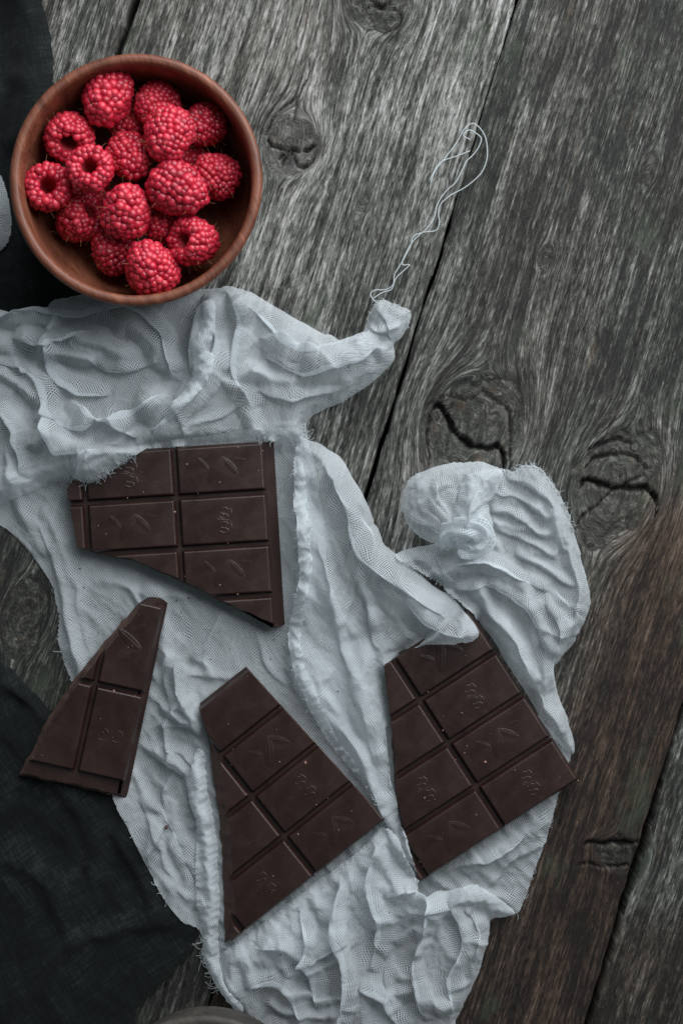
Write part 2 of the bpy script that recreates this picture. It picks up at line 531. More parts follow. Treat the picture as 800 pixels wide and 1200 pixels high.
def plank(c0, c1, a0, a1, nc, na, pid, tone):
    cs = np.linspace(c0, c1, nc); as_ = np.linspace(a0, a1, na)
    C, A = np.meshgrid(cs, as_)                       # (na, nc)
    w = c1 - c0
    # wavy worn edges
    e0 = 0.0007 + 0.0008 * vn(A * 30, A * 0 + pid, 3) + 0.0004 * vn(A * 140, A * 0 + pid, 4)
    e1 = 0.0007 + 0.0008 * vn(A * 30, A * 0 + pid, 5) + 0.0004 * vn(A * 140, A * 0 + pid, 6)
    t = (C - c0) / w
    C = C + e0 * (1 - t) ** 8 - e1 * t ** 8
    X = C * CX[0] + A * AX[0]; Y = C * CX[1] + A * AX[1]
    psi = C + 0.0022 * fbm(C * 9 + pid * 5, A * 6, 21, 2); along = A.copy()
    knot = np.zeros_like(C); kh = np.zeros_like(C)
    for (kx, ky, R, st) in KNOTS:
        kc, ka = ca(kx, ky)
        if kc < c0 - 0.02 or kc > c1 + 0.02: continue
        dc = C - kc; da = (A - ka) / st
        wob = 1 + 0.42 * fbm(np.arctan2(da, dc) * 1.2 + 7, C * 0 + kc * 300, 33, 2)
        Rr = R * wob
        r = np.hypot(dc, da)
        psi = psi - np.where(r > Rr, dc * (R / np.maximum(r, R * 0.9)) ** 2 * np.exp(-np.maximum(r / R - 1, 0) / 0.8), 0) * 0.93
        ins = sstep(1.04, 0.93, r / Rr)
        psi = np.where(r < Rr, kc + r * 0.9 + 0.004 * fbm(dc * 160, da * 160, 41, 3), psi)
        along = np.where(r < Rr, ka + np.arctan2(da, dc) * R * 0.5, along)
        knot = np.maximum(knot, ins * (0.9 if R > 0.006 else 0.7))
        kh = kh + 0.0009 * np.exp(-((r / R - 1.35) / 0.3) ** 2) * (R / 0.02) - 0.0012 * ins * (0.5 + 0.5 * fbm(C * 120, A * 120, 55, 3)) \
            - 0.0008 * np.exp(-((r / Rr - 1.0) / 0.06) ** 2)
    # height
    g1 = fbm(psi * 420, along * 16 + pid, 61, 3); g2 = fbm(psi * 150, along * 9, 71, 3)
    Z = 0.00028 * g1 + 0.00035 * g2 + 0.0005 * fbm(C * 18, A * 8, 81, 2) + kh
    chk = vn(psi * 260 + 9, along * 7 + pid * 3, 91)             # natural checks
    chm = sstep(0.62, 0.86, chk) * sstep(-0.2, 0.3, fbm(C * 30, A * 12, 95, 2))
    Z = Z - 0.0009 * chm
    crack = 0.45 * chm
    for poly, hw, dp in CRACKS:
        pp = [PX(*q) for q in smooth_poly(poly, False, 3)]
        bb = np.array(pp); lo = bb.min(0) - 0.006; hi = bb.max(0) + 0.006
        sel = (X > lo[0]) & (X < hi[0]) & (Y > lo[1]) & (Y < hi[1])
        if not sel.any(): continue
        jx = 0.0006 * vn(X[sel] * 260, Y[sel] * 260, 5); jy = 0.0006 * vn(X[sel] * 260 + 50, Y[sel] * 260, 6)
        d, _, _, tt = seg_dist(X[sel] + jx, Y[sel] + jy, pp)
        hwv = hw * 0.00115 * (1 + 0.5 * vn(X[sel] * 400, Y[sel] * 400, 8)) * (0.35 + 0.65 * np.sin(np.pi * np.clip(tt, 0.04, 0.96)) ** 0.5)
        k = 1 - sstep(0.5, 1.5, d / hwv)
        Z[sel] = Z[sel] - dp * 0.001 * k
        crack[sel] = np.maximum(crack[sel], 0.95 * k)
    ed = np.minimum(C - c0 - e0, c1 - e1 - C)
    Z = Z - 0.0016 * np.clip(1 - ed / 0.0028, 0, 1) ** 2
    # brown worn areas (a property of the board)
    brown = 0.18 * sstep(0.0, 0.5, fbm(C * 25, A * 9 + pid, 101, 3))
    if tone == 'C':
        pxv = X / S + 400; pyv = 600 - Y / S
        band = sstep(0.090, 0.140, C - c0 + 0.018 * fbm(C * 40, A * 14, 111, 3)) * sstep(500, 640, pyv)
        low = sstep(860, 1130, pyv + 60 * fbm(C * 20, A * 12, 113, 3)) * 0.85
        brown = np.clip(np.maximum(brown, np.maximum(band * 0.95, low)), 0, 1)
        shade = -0.03 + 0.05 * sstep(430, 560, pyv) * sstep(760, 600, pyv) - 0.05 * sstep(700, 1000, pyv) - 0.045 * sstep(560, 760, pxv)  # darker board, with edge vignetting painted into the tone towards the right
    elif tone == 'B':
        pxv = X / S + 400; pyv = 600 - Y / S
        shade = 0.06 - 0.035 * sstep(200, 420, pyv) - 0.10 * sstep(560, 700, pyv) - 0.03 * sstep(0.13, 0.16, C - c0)  # paler board; its lower stretch is darkened in colour to imitate shade
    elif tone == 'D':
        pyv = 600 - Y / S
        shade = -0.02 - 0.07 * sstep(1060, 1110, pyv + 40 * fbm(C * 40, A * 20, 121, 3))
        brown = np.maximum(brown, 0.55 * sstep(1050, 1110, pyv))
    else:
        shade = np.full_like(C, 0.02)
    V = np.stack([X, Y, Z], -1)
    # side skirts
    left = V[:, 0].copy(); right = V[:, -1].copy(); left[:, 2] = -0.022; right[:, 2] = -0.022
    G = np.concatenate([left[:, None], V, right[:, None]], 1)
    n2 = nc + 2
    ids = np.arange(na * n2).reshape(na, n2)
    F = np.stack([ids[:-1, :-1], ids[:-1, 1:], ids[1:, 1:], ids[1:, :-1]], -1).reshape(-1, 4)
    me = mesh_quads('plank', G.reshape(-1, 3), F)

    def pad(a):
        return np.concatenate([a[:, :1], a, a[:, -1:]], 1)
    g = np.stack([pad(psi), pad(along), np.full((na, n2), pid * 7.3)], -1)
    at = me.attributes.new('grain', 'FLOAT_VECTOR', 'POINT'); at.data.foreach_set('vector', g.astype(np.float32).ravel())
    ck = pad(np.clip(crack, 0, 1)); ck[:, 0] = 1; ck[:, -1] = 1
    tn = np.stack([pad(knot), pad(brown), ck], -1)
    at = me.attributes.new('tone', 'FLOAT_VECTOR', 'POINT'); at.data.foreach_set('vector', tn.astype(np.float32).ravel())
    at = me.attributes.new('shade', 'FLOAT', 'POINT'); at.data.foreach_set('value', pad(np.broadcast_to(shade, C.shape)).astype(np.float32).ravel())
    return link('plank', me, WOOD, tabletop)


GAPS = [-0.3336, -0.1626, 0.0084, 0.1799, 0.3514]
plank(GAPS[0], GAPS[1] - 0.0006, -0.36, 0.36, 110, 400, 1, 'A')
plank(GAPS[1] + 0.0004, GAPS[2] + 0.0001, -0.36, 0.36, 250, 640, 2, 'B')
plank(GAPS[2] + 0.0003, GAPS[3] - 0.0009, -0.36, 0.36, 250, 640, 3, 'C')
plank(GAPS[3] + 0.0009, GAPS[4], -0.36, 0.36, 150, 420, 4, 'D')
bm = bmesh.new()
bmesh.ops.create_cube(bm, size=1.0, matrix=Matrix.Rotation(-TH, 4, 'Z') @ Matrix.Translation((0.009, 0, -0.034)) @ Matrix.Diagonal((0.68, 0.72, 0.02, 1)))
me = bpy.data.meshes.new('backing_board'); bm.to_mesh(me); bm.free()
link('backing_board', me, DARK, tabletop, False)

# ------------------------------------------------------------------ cloth: height map + position based draping
HR = 0.001
HX0, HY0, HNX, HNY = -0.22, -0.30, 441, 601
HM = np.full((HNY, HNX), 0.0010)
hx, hy = np.meshgrid(HX0 + HR * np.arange(HNX), HY0 + HR * np.arange(HNY))


def samp(M, x, y):
    fx = np.clip((x - HX0) / HR, 0, HNX - 1.001); fy = np.clip((y - HY0) / HR, 0, HNY - 1.001)
    ix = fx.astype(int); iy = fy.astype(int); tx = fx - ix; ty = fy - iy
    return (M[iy, ix] * (1 - tx) + M[iy, ix + 1] * tx) * (1 - ty) + (M[iy + 1, ix] * (1 - tx) + M[iy + 1, ix + 1] * tx) * ty


def stamp(V, grow=1):
    """raise the height map to a draped sheet"""
    ix = np.clip(((V[:, 0] - HX0) / HR).round().astype(int), 1, HNX - 2)
    iy = np.clip(((V[:, 1] - HY0) / HR).round().astype(int), 1, HNY - 2)
    for dy in range(-grow, grow + 1):
        for dx in range(-grow, grow + 1):
            np.maximum.at(HM, (iy + dy, ix + dx), V[:, 2])


def ridges(px, py, lst):
    """guide height (m) from fold lines: (polyline px, height mm, half width px)"""
    z = np.zeros(px.shape)
    global RCOORD
    bd = np.full(px.shape, 1e9); ra = np.zeros(px.shape); rb = np.zeros(px.shape)
    for i, (poly, h, w) in enumerate(lst):
        sp = smooth_poly(poly, False, 4)
        L = sum(np.linalg.norm(np.array(sp[k + 1]) - np.array(sp[k])) for k in range(len(sp) - 1))
        wx = 5 * fbm(px / 30, py / 30, 400 + i, 2); wy = 5 * fbm(px / 30 + 7, py / 30, 420 + i, 2)
        d, qx, qy, t = seg_dist(px + wx, py + wy, sp)
        z = np.maximum(z, 0.001 * h * np.exp(-(d / w) ** 1.6) * (0.85 + 0.3 * vn(t * L / 30, t * 0 + i, 430)))
        u = d < bd
        sgn = np.sign((px + wx - qx) + 0.7 * (py + wy - qy))
        bd = np.where(u, d, bd); ra = np.where(u, d * sgn + i * 37.3, ra); rb = np.where(u, t * L + i * 91.7, rb)
    RCOORD = (ra, rb, bd)
    return z


RCOORD = None


def drape(poly_px, res, rot, ex, guide=None, seed=1, wl=(28, 11), amp=(2.0, 1.0), along=4.0, pillow=(0, 10), iters=160, lift=0.0006,
          ceil=None, grav=0.000004, pin=0.25, hold=0.006, kc=1.0, bendk=0.35, exmap=None, smooth_it=1, zhold=0.0, ragged=1.0, pleats=()):
    """crumple a sheet cut to an outline: rest lengths longer than the room it has, so it buckles"""
    spx = np.array(smooth_poly(poly_px, True, 5))
    spx = spx + 2.2 * np.stack([fbm(spx[:, 0] / 16, spx[:, 1] / 16, seed + 31, 3), fbm(spx[:, 0] / 16 + 40, spx[:, 1] / 16, seed + 32, 3)], 1) * ragged
    poly = [PX(*q) for q in spx]
    pa = np.array(poly)
    ctr = pa.mean(0)
    cr, sr = math.cos(rot), math.sin(rot)
    loc = (pa - ctr) @ np.array([[cr, -sr], [sr, cr]])
    lo = loc.min(0) - res * 1.5; hi = loc.max(0) + res * 1.5
    us = np.arange(lo[0], hi[0], res); vs = np.arange(lo[1], hi[1], res)
    U, W = np.meshgrid(us, vs)
    X = ctr[0] + U * cr - W * sr; Y = ctr[1] + U * sr + W * cr
    ins = inside(X, Y, poly)
    d, bx, by, _ = seg_dist(X, Y, poly, True)
    nb = np.zeros_like(ins)
    nb[1:] |= ins[:-1]; nb[:-1] |= ins[1:]; nb[:, 1:] |= ins[:, :-1]; nb[:, :-1] |= ins[:, 1:]
    edge = nb & ~ins
    keep = ins | edge
    X = np.where(edge, bx, X); Y = np.where(edge, by, Y)
    px = X / S + 400; py = 600 - Y / S
    global RCOORD
    RCOORD = None
    gz = guide(px, py) if guide else np.zeros_like(px)
    # seeds: long folds that run along the sheet's v direction, bent by a slow warp
    u_, v_ = U / S, W / S
    bw = 30 * fbm(u_ / 110 + seed, v_ / 110, seed + 5, 2)
    s1 = 1 - 2.2 * np.abs(vn((u_ + bw) / wl[0], v_ / (wl[0] * along), seed))
    s2 = fbm((u_ + bw * 1.2) / wl[1], v_ / (wl[1] * along * 0.8), seed + 1, 2)
    if RCOORD is not None:            # close to the drawn folds the creases follow them
        ra, rb, bd = RCOORD
        r1 = 1 - 2.0 * np.abs(vn(ra / (wl[0] * 0.6), rb / (wl[0] * 3.0), seed + 8)); r2 = fbm(ra / (wl[1] * 0.8), rb / (wl[1] * 3.4), seed + 9, 2)
        near = np.exp(-(bd / 16) ** 2)
        s1 = s1 * (1 - near) + r1 * near; s2 = s2 * (1 - near) + r2 * near
    em = np.ones_like(px) if exmap is None else exmap(px, py)
    inner = sstep(0, 0.006, d) * ins
    fl = samp(HM, X, Y) + lift
    pl = np.clip(d / S / pillow[1], 0, 1)
    gz = np.maximum(gz, 0.001 * pillow[0] * np.sqrt(1 - (1 - pl) ** 2))
    Z = fl + gz * (0.25 + 0.75 * np.sqrt(1 - (1 - np.clip(d / S / 14, 0, 1)) ** 2)) * ins + 0.001 * (amp[0] * np.clip(s1, -0.3, 1) + amp[1] * s2) * inner * np.clip(em, 0.15, 1.6)
    Z = np.maximum(Z, fl)
    # pleats: the sheet doubles back over itself along drawn lines
    X1, Y1, Z1_ = X.copy(), Y.copy(), Z.copy()
    for (ln, w, fa, h) in pleats:
        sp = np.array(smooth_poly(ln, False, 5))
        wx = 4 * fbm(px / 26, py / 26, seed + 70, 2); wy = 4 * fbm(px / 26 + 5, py / 26, seed + 71, 2)
        dd, qx, qy, t = seg_dist(px + wx, py + wy, sp)
        if dd.min() > 3 * w: continue
        k = np.clip((t * (len(sp) - 1)).astype(int), 0, len(sp) - 2)
        tg = sp[k + 1] - sp[k]; tg = tg / (np.linalg.norm(tg, axis=-1, keepdims=True) + 1e-9)
        nx_, ny_ = -tg[..., 1], tg[..., 0]
        tau = (px + wx - qx) * nx_ + (py + wy - qy) * ny_
        ends = np.exp(-(np.maximum(dd - np.abs(tau), 0) / (0.5 * w)) ** 2) * np.sqrt(np.clip(np.sin(np.pi * np.clip(t, 0.0, 1.0)), 0, 1))
        ww = w * (0.8 + 0.35 * vn(t * 4, t * 0 + w, seed + 72))
        u = np.clip(tau / ww, -2.2, 2.2)
        amp_ = fa * ww * ends
        env = np.exp(-(np.maximum(np.abs(u) - 0.6, 0) / 0.55) ** 2)
        sh_ = -amp_ * np.sin(np.pi * np.clip(u, -1.2, 1.2)) * env
        up_ = np.where(u < -0.5, np.exp(-((u + 0.5) / 0.75) ** 2), 0.5 + 0.5 * np.cos(np.pi * np.clip(u + 0.5, 0, 1.0)))
        X1 = X1 + sh_ * nx_ * S * (ins | edge); Y1 = Y1 - sh_ * ny_ * S * (ins | edge)
        Z1_ = Z1_ + 0.001 * h * up_ * ends
    X, Y, Z = X1, Y1, Z1_
    p = np.stack([X, Y, Z], -1); p0 = p.copy()
    flat = p if len(pleats) else np.stack([X, Y], -1)
    exu, exv = ex
    cons = []
    for (dy, dx) in ((0, 1), (1, 0), (1, 1), (1, -1)):
        ny, nx = X.shape
        if dx >= 0:
            A = (slice(0, ny - dy), slice(0, nx - dx)); B = (slice(dy, ny), slice(dx, nx))
        else:
            A = (slice(0, ny - dy), slice(-dx, nx)); B = (slice(dy, ny), slice(0, nx + dx))
        v = keep[A] & keep[B]
        L = np.linalg.norm(flat[B] - flat[A], axis=-1)
        e = exu if dy == 0 else exv if dx == 0 else math.sqrt((exu ** 2 + exv ** 2) / 2)
        ee = 1 + (e - 1) * np.clip(0.5 * (em[A] + em[B]), 0, 2.5)
        cons.append((A, B, v, L * ee, 1.0 if dy * dx == 0 else 0.5, False))
    for (dy, dx) in ((0, 2), (2, 0), (0, 3), (3, 0)):
        ny, nx = X.shape
        A = (slice(0, ny - dy), slice(0, nx - dx)); B = (slice(dy, ny), slice(dx, nx))
        v = keep[A] & keep[B]
        L = np.linalg.norm(flat[B] - flat[A], axis=-1)
        cons.append((A, B, v, L * (0.93 if max(dx, dy) == 2 else 0.86), bendk, True))
    pinw = np.where(edge, pin, hold)[..., None]
    vel = np.zeros_like(p)
    cl = None if ceil is None else samp(ceil, X, Y)
    for it in range(iters):
        q = p + vel * 0.86
        q[..., 2] -= grav
        for (A, B, v, L, k, bend) in cons:
            dlt = q[B] - q[A]
            l = np.sqrt((dlt * dlt).sum(-1)) + 1e-9
            df = (l - L) / l
            if bend:
                df = np.minimum(df, 0) * k
            else:
                df = np.where(df > 0, df, df * kc) * k
            c = dlt * (df * v * 0.235)[..., None]
            q[A] += c; q[B] -= c
        q[..., :2] += (p0[..., :2] - q[..., :2]) * pinw
        if zhold:
            q[..., 2] += (p0[..., 2] - q[..., 2]) * zhold
        f = samp(HM, q[..., 0], q[..., 1]) + lift
        q[..., 2] = np.maximum(q[..., 2], f)
        if cl is not None:
            q[..., 2] = np.minimum(q[..., 2], np.maximum(samp(ceil, q[..., 0], q[..., 1]), 0.0012))
        vel = np.clip(q - p, -0.002, 0.002)
        p = q
    for _ in range(smooth_it):
        a = p.copy(); cnt = np.ones(X.shape)
        for ax, sh in ((0, 1), (0, -1), (1, 1), (1, -1)):
            r = np.roll(p, sh, ax); kk = np.roll(keep, sh, ax) & keep
            a += r * kk[..., None]; cnt += kk
        p = np.where((keep & ~edge)[..., None], 0.5 * p + 0.5 * a / cnt[..., None], p)
    ids = -np.ones(X.shape, int)
    ids[keep] = np.arange(keep.sum())
    fq = np.stack([ids[:-1, :-1], ids[:-1, 1:], ids[1:, 1:], ids[1:, :-1]], -1).reshape(-1, 4)
    fq = fq[(fq >= 0).all(1)]
    used = np.unique(fq); re = -np.ones(keep.sum(), int); re[used] = np.arange(len(used))
    V = p[keep][used]; F = re[fq]
    # thread coordinates follow the true length of the crumpled sheet, so the weave keeps its pitch in the folds
    def thread(axis):
        q = p; kq = keep if axis else np.swapaxes(keep, 0, 1)
        if axis == 0: q = np.swapaxes(p, 0, 1)
        dl = np.linalg.norm(q[:, 1:] - q[:, :-1], axis=-1)
        ok = kq[:, 1:] & kq[:, :-1]
        dl = np.where(ok, np.clip(dl, 0.85 * res, 3.0 * res), res)
        k = 9                                             # neighbouring threads stay together
        pd = np.pad(dl, ((k, k), (0, 0)), mode='edge'); cs_ = np.cumsum(pd, 0)
        dl = (cs_[2 * k:] - np.concatenate([np.zeros((1, cs_.shape[1])), cs_[:-2 * k - 1]])) / (2 * k + 1)
        L = np.concatenate([np.zeros((dl.shape[0], 1)), np.cumsum(dl, 1)], 1)
        L = L - L[:, L.shape[1] // 2][:, None]
        return L if axis == 1 else np.swapaxes(L, 0, 1)
    UVW = np.stack([thread(1), thread(0), np.full_like(U, seed * 1.7)], -1)[keep][used]
    E = edge[keep][used]
    # outward direction for fringe
    cxy = p0[keep][used][:, :2]
    return dict(V=V, F=F, uv=UVW, edge=E, xy=cxy, poly=poly)


def cloth_obj(name, sh, mat, parent=None, sub=1, dostamp=True):
    if dostamp: stamp(sh['V'])
    me = mesh_quads(name, sh['V'], sh['F'])
    at = me.attributes.new('weave', 'FLOAT_VECTOR', 'POINT'); at.data.foreach_set('vector', sh['uv'].astype(np.float32).ravel())
    o = link(name, me, mat, parent)
    if sub:
        md = o.modifiers.new('smooth', 'SUBSURF'); md.levels = sub; md.render_levels = sub
        md.boundary_smooth = 'PRESERVE_CORNERS'
    return o


def rope(pts, radii, pleats, twist, seed, nseg=40, nrad=40, flat=0.8, crump=0.16, depth=0.16):
    """gathered or rolled tube of cloth along pixel points with heights in mm"""
    P3 = [np.array(list(PX(a, b)) + [c * 0.001]) for a, b, c in pts]
    path = np.array(smooth_poly(P3, False, max(2, nseg // (len(pts) - 1))))
    n = len(path)
    rr = np.interp(np.linspace(0, 1, n), np.linspace(0, 1, len(radii)), np.array(radii) * 0.001)
    T = np.gradient(path, axis=0); T /= np.linalg.norm(T, axis=1)[:, None] + 1e-12
    up = np.array([0, 0, 1.0])
    Sd = np.cross(T, up); Sd /= np.linalg.norm(Sd, axis=1)[:, None] + 1e-9
    Nn = np.cross(Sd, T)
    th = np.linspace(0, 2 * np.pi, nrad, endpoint=False)
    arc = np.concatenate([[0], np.cumsum(np.linalg.norm(np.diff(path, axis=0), axis=1))])
    TT, AA = np.meshgrid(th, arc)
    cx_, sx_ = np.cos(TT), np.sin(TT)
    fold = 1 + depth * (1 - 2 * np.abs(np.sin((TT * pleats + AA * twist + 1.5 * fbm(AA * 90, cx_ * 1.2, seed, 2)) / 2)))
    lump = 1 + crump * fbm(AA * 170 + sx_ * 1.3, cx_ * 1.6 + 4, seed + 2, 3) * 2
    R = rr[:, None] * fold * lump
    V = path[:, None, :] + Sd[:, None, :] * (R * cx_)[..., None] + Nn[:, None, :] * (R * sx_ * flat)[..., None]
    V[..., 2] = np.maximum(V[..., 2], 0.0012)
    ids = np.arange(n * nrad).reshape(n, nrad)
    F = np.stack([ids[:-1], ids[1:], np.roll(ids, -1, 1)[1:], np.roll(ids, -1, 1)[:-1]], -1).reshape(-1, 4)
    uv = np.stack([TT * rr.mean() * 1.4, AA * 1.1, np.full_like(TT, seed)], -1).reshape(-1, 3)
    return dict(V=V.reshape(-1, 3), F=F, uv=uv)


def tubes(name, paths, rad, mat, parent, sides=4):
    V = []; F = []
    for path in paths:
        path = np.asarray(path, float)
        n = len(path)
        T = np.gradient(path, axis=0); T /= np.linalg.norm(T, axis=1)[:, None] + 1e-12
        ref = np.array([0, 0, 1.0])
        Sd = np.cross(T, ref); Sd /= np.linalg.norm(Sd, axis=1)[:, None] + 1e-6
        Nn = np.cross(Sd, T)
        b = len(V)
        for i in range(n):
            r = rad if not hasattr(rad, '__len__') else rad[0] + (rad[1] - rad[0]) * i / (n - 1)
            for k in range(sides):
                a = 2 * math.pi * k / sides
                V.append(path[i] + r * (math.cos(a) * Sd[i] + math.sin(a) * Nn[i]))
        for i in range(n - 1):
            for k in range(sides):
                F.append((b + i * sides + k, b + i * sides + (k + 1) % sides, b + (i + 1) * sides + (k + 1) % sides, b + (i + 1) * sides + k))
    me = mesh_quads(name, np.array(V), np.array(F))
    return link(name, me, mat, parent)


# ------------------------------------------------------------------ charcoal linen napkins under everything
sh = drape([(-40, -40), (40, -40), (50, 0), (60, 40), (66, 76), (68, 110), (95, 200), (130, 300), (125, 352), (75, 357), (40, 366), (0, 372), (-40, 376)],
           0.0022, 0.3, (1.05, 1.05), lambda x, y: ridges(x, y, [([(20, -40), (34, 20), (38, 90), (30, 160)], 13, 24), ([(0, 110), (-6, 210), (10, 330)], 7, 26)]),
           seed=301, wl=(70, 26), amp=(1.5, 0.5), iters=110, bendk=0.6, zhold=0.02)
o = cloth_obj('linen_napkin', sh, LINEN)
tag(o, 'nearly black linen cloth lying under the left side of the raspberry bowl', 'napkin', 'dark linen napkins')
sh = drape([(-40, 768), (5, 778), (25, 795), (45, 815), (64, 835), (110, 850), (160, 930), (190, 990), (214, 1050), (232, 1088), (222, 1117), (192, 1150), (162, 1182), (140, 1235), (-40, 1235)],
           0.0022, 0.55, (1.04, 1.04), lambda x, y: ridges(x, y, [([(0, 790), (30, 808), (60, 850)], 5, 16), ([(10, 1180), (80, 1080), (120, 960)], 3, 60), ([(-10, 940), (50, 960), (100, 1000)], 3, 30)]),
           seed=311, wl=(80, 24), amp=(1.8, 0.6), iters=110, bendk=0.6, zhold=0.03, pillow=(3, 10),
           pleats=[([(0, 860), (50, 900), (90, 960), (110, 1040)], 26, 0.08, 3), ([(20, 1200), (70, 1120), (150, 1090), (215, 1085)], 24, 0.08, 3), ([(-20, 1010), (40, 1030), (90, 1110)], 28, 0.08, 3), ([(120, 960), (150, 1010), (190, 1090)], 16, 0.1, 2.5), ([(0, 800), (30, 820), (60, 850)], 8, 0.6, 3)])
o = cloth_obj('linen_napkin', sh, LINEN)
tag(o, 'charcoal linen cloth filling the bottom left corner beneath the small broken chocolate piece', 'napkin', 'dark linen napkins')

# ------------------------------------------------------------------ chocolate layout (pixel space)
BT = 0.0044            # underside of the bars
BH = 0.0078            # full thickness
PITCH_L, PITCH_S = 105.5, 59.5
# name: origin px (a groove crossing), unit vector along the long side of the squares, outline polygon px, label
BARS = [
    dict(o=(210, 583), ang=-3.6, poly=[(83, 569), (98, 551), (115, 531), (321, 517), (334, 731), (328, 734), (300, 722), (268, 708), (238, 692), (212, 680), (186, 669), (160, 657), (128, 651), (97, 643)],
         broken=[(0, 2), (5, 13)], z=0.0, slant=3, lean={3: 13}, cols=(-2, 0), rows=(-3, 0),
         label='broken dark chocolate slab lying squarest and highest, just below the raspberry bowl'),
    dict(o=(116, 798), ang=102.5, poly=[(166, 705), (176, 699), (190, 699), (198, 706), (151, 933), (25, 906), (33, 888), (60, 838), (88, 797), (96, 786), (130, 745)],
         broken=[(4, 11)], z=0.001, slant=8, lean={2: 6, 3: 11, 0: 5, 1: 6}, cols=(-1, 0), rows=(-2, 0),
         label='smallest chocolate piece, a tapering shard of four squares by the dark cloth'),
    dict(o=(297, 928), ang=-38.5, poly=[(235, 823), (289, 780), (449, 956), (265, 1102), (264, 1060), (262, 1010), (258, 960), (251, 910), (246, 870)],
         broken=[(3, 8)], z=0.0, slant=13, lean={0: 8}, cols=(-2, 0), rows=(-3, 1),
         label='broken dark chocolate slab with long jagged left side, lowest in the middle of the gauze'),
    dict(o=(523, 867), ang=-33.0, poly=[(450, 778), (548, 712), (674, 911), (490, 1031), (474, 985), (463, 930), (459, 860)],
         broken=[(3, 6)], z=0.0, slant=2, lean={}, cols=(-2, 0), rows=(-3, 1),
         label='dark chocolate slab on the right, its top corner tucked beneath the gauze'),
]
CEIL = np.full((HNY, HNX), 1.0)
for b in BARS:
    pp = [PX(*q) for q in b['poly']]
    m_ = inside(hx, hy, pp)
    CEIL[m_] = BT - 0.0004 + b['z']

# ------------------------------------------------------------------ white gauze cloth
gauze = empty('gauze_cloth', (0, 0, 0))
tag(gauze, 'crumpled white cotton gauze cloth spread beneath the chocolate with a knotted end', 'cloth')
FRINGE = []


def fringe(sh, test, n, length, seed):
    """loose cut threads along the part of an edge inside a pixel box or polygon"""
    r = random.Random(seed)
    idx = [i for i in np.where(sh['edge'])[0] if test(sh['V'][i][0] / S + 400, 600 - sh['V'][i][1] / S)]
    if not idx: return
    ctr = sh['V'].mean(0)
    for _ in range(n):
        i = r.choice(idx)
        v = sh['V'][i]
        d2 = np.linalg.norm(sh['V'][:, :2] - v[:2], axis=1)
        c = sh['V'][d2 < 0.008].mean(0)
        out = v - c; out[2] = 0
        out /= np.linalg.norm(out) + 1e-9
        a = r.uniform(-1.3, 1.3)
        out = np.array([out[0] * math.cos(a) - out[1] * math.sin(a), out[0] * math.sin(a) + out[1] * math.cos(a), 0])
        sd = np.array([-out[1], out[0], 0])
        L = length * r.uniform(0.25, 1.0) ** 1.3 * 0.001
        st = v - out * 0.0012 + np.array([0, 0, 0.0004])
        path = []; hd = r.uniform(-0.6, 0.6); cv = r.uniform(-3.2, 3.2); q = st.copy(); nst = 9
        for t in range(nst):
            path.append(q.copy())
            q = q + (out * math.cos(hd) + sd * math.sin(hd)) * (L + 0.0012) / nst + np.array([0, 0, r.uniform(-0.0002, 0.00028)])
            hd += cv / nst * 1.6 + r.uniform(-0.35, 0.35)
        for q in path:
            q[2] = max(q[2], float(samp(HM, np.array(q[0]), np.array(q[1]))) - 0.0006, 0.0014)
        FRINGE.append(path)


# --- the layer everything lies on
def ex0(x, y):
    e = 0.30 + 0 * x
    e = np.where((y > 930) & (x > 230), 1.5, e)
    strip, _, _, _ = seg_dist(x, y, [(170, 720), (195, 800), (200, 900), (215, 1010)])
    e = np.maximum(e, 1.9 * np.exp(-(strip / 45) ** 2))
    s2, _, _, _ = seg_dist(x, y, [(20, 560), (60, 640), (90, 720)])
    e = np.maximum(e, 1.0 * np.exp(-(s2 / 40) ** 2))
    return e


def scatter(n, box, ang, spread, length, w, h, seed, test=None):
    """extra pleats strewn over a box, roughly along one direction"""
    r = random.Random(seed); out = []
    while len(out) < n:
        x, y = r.uniform(box[0], box[2]), r.uniform(box[1], box[3])
        if test and not test(x, y): continue
        a = math.radians(ang + r.uniform(-spread, spread)); L = length * r.uniform(0.5, 1.3); cv = r.uniform(-1.1, 1.1)
        q = []; cx_, cy_ = x, y
        for i in range(5):
            q.append((cx_, cy_)); cx_ += math.cos(a) * L / 4; cy_ += math.sin(a) * L / 4; a += cv / 4
        if r.random() < 0.5: q = q[::-1]
        out.append((q, w * r.uniform(0.6, 1.3), r.uniform(0.35, 0.8), h * r.uniform(0.5, 1.3)))
    return out


PL0 = [([(208, 740), (204, 780), (212, 820), (236, 862)], 8, 0.8, 4), ([(196, 760), (192, 800), (205, 845)], 7, 0.8, 4), ([(222, 780), (222, 810), (232, 840)], 5, 0.7, 3), ([(40, 590), (62, 650), (80, 730), (96, 800)], 8, 0.7, 3), ([(95, 660), (92, 720), (110, 780)], 6, 0.6, 2), ([(205, 900), (190, 935), (215, 990), (236, 1060)], 9, 0.7, 4),
       ([(180, 880), (215, 880), (238, 930)], 8, 0.7, 3.5), ([(165, 930), (190, 1000), (225, 1060)], 7, 0.7, 3), ([(180, 850), (210, 850), (235, 840)], 7, 0.7, 3), ([(175, 820), (205, 830), (230, 815)], 6, 0.6, 3),
       ([(150, 690), (180, 700), (230, 700)], 6, 0.4, 1.5), ([(255, 720), (238, 760), (236, 790)], 6, 0.5, 2), ([(520, 1020), (580, 1000), (630, 960)], 9, 0.7, 4), ([(560, 1050), (600, 1010), (640, 985)], 7, 0.6, 3),
       ([(300, 740), (310, 780), (340, 810)], 6, 0.5, 2), ([(190, 870), (225, 895), (240, 960)], 6, 0.7, 3)] + scatter(12, (160, 740, 235, 1040), 60, 50, 60, 6, 3, 3)
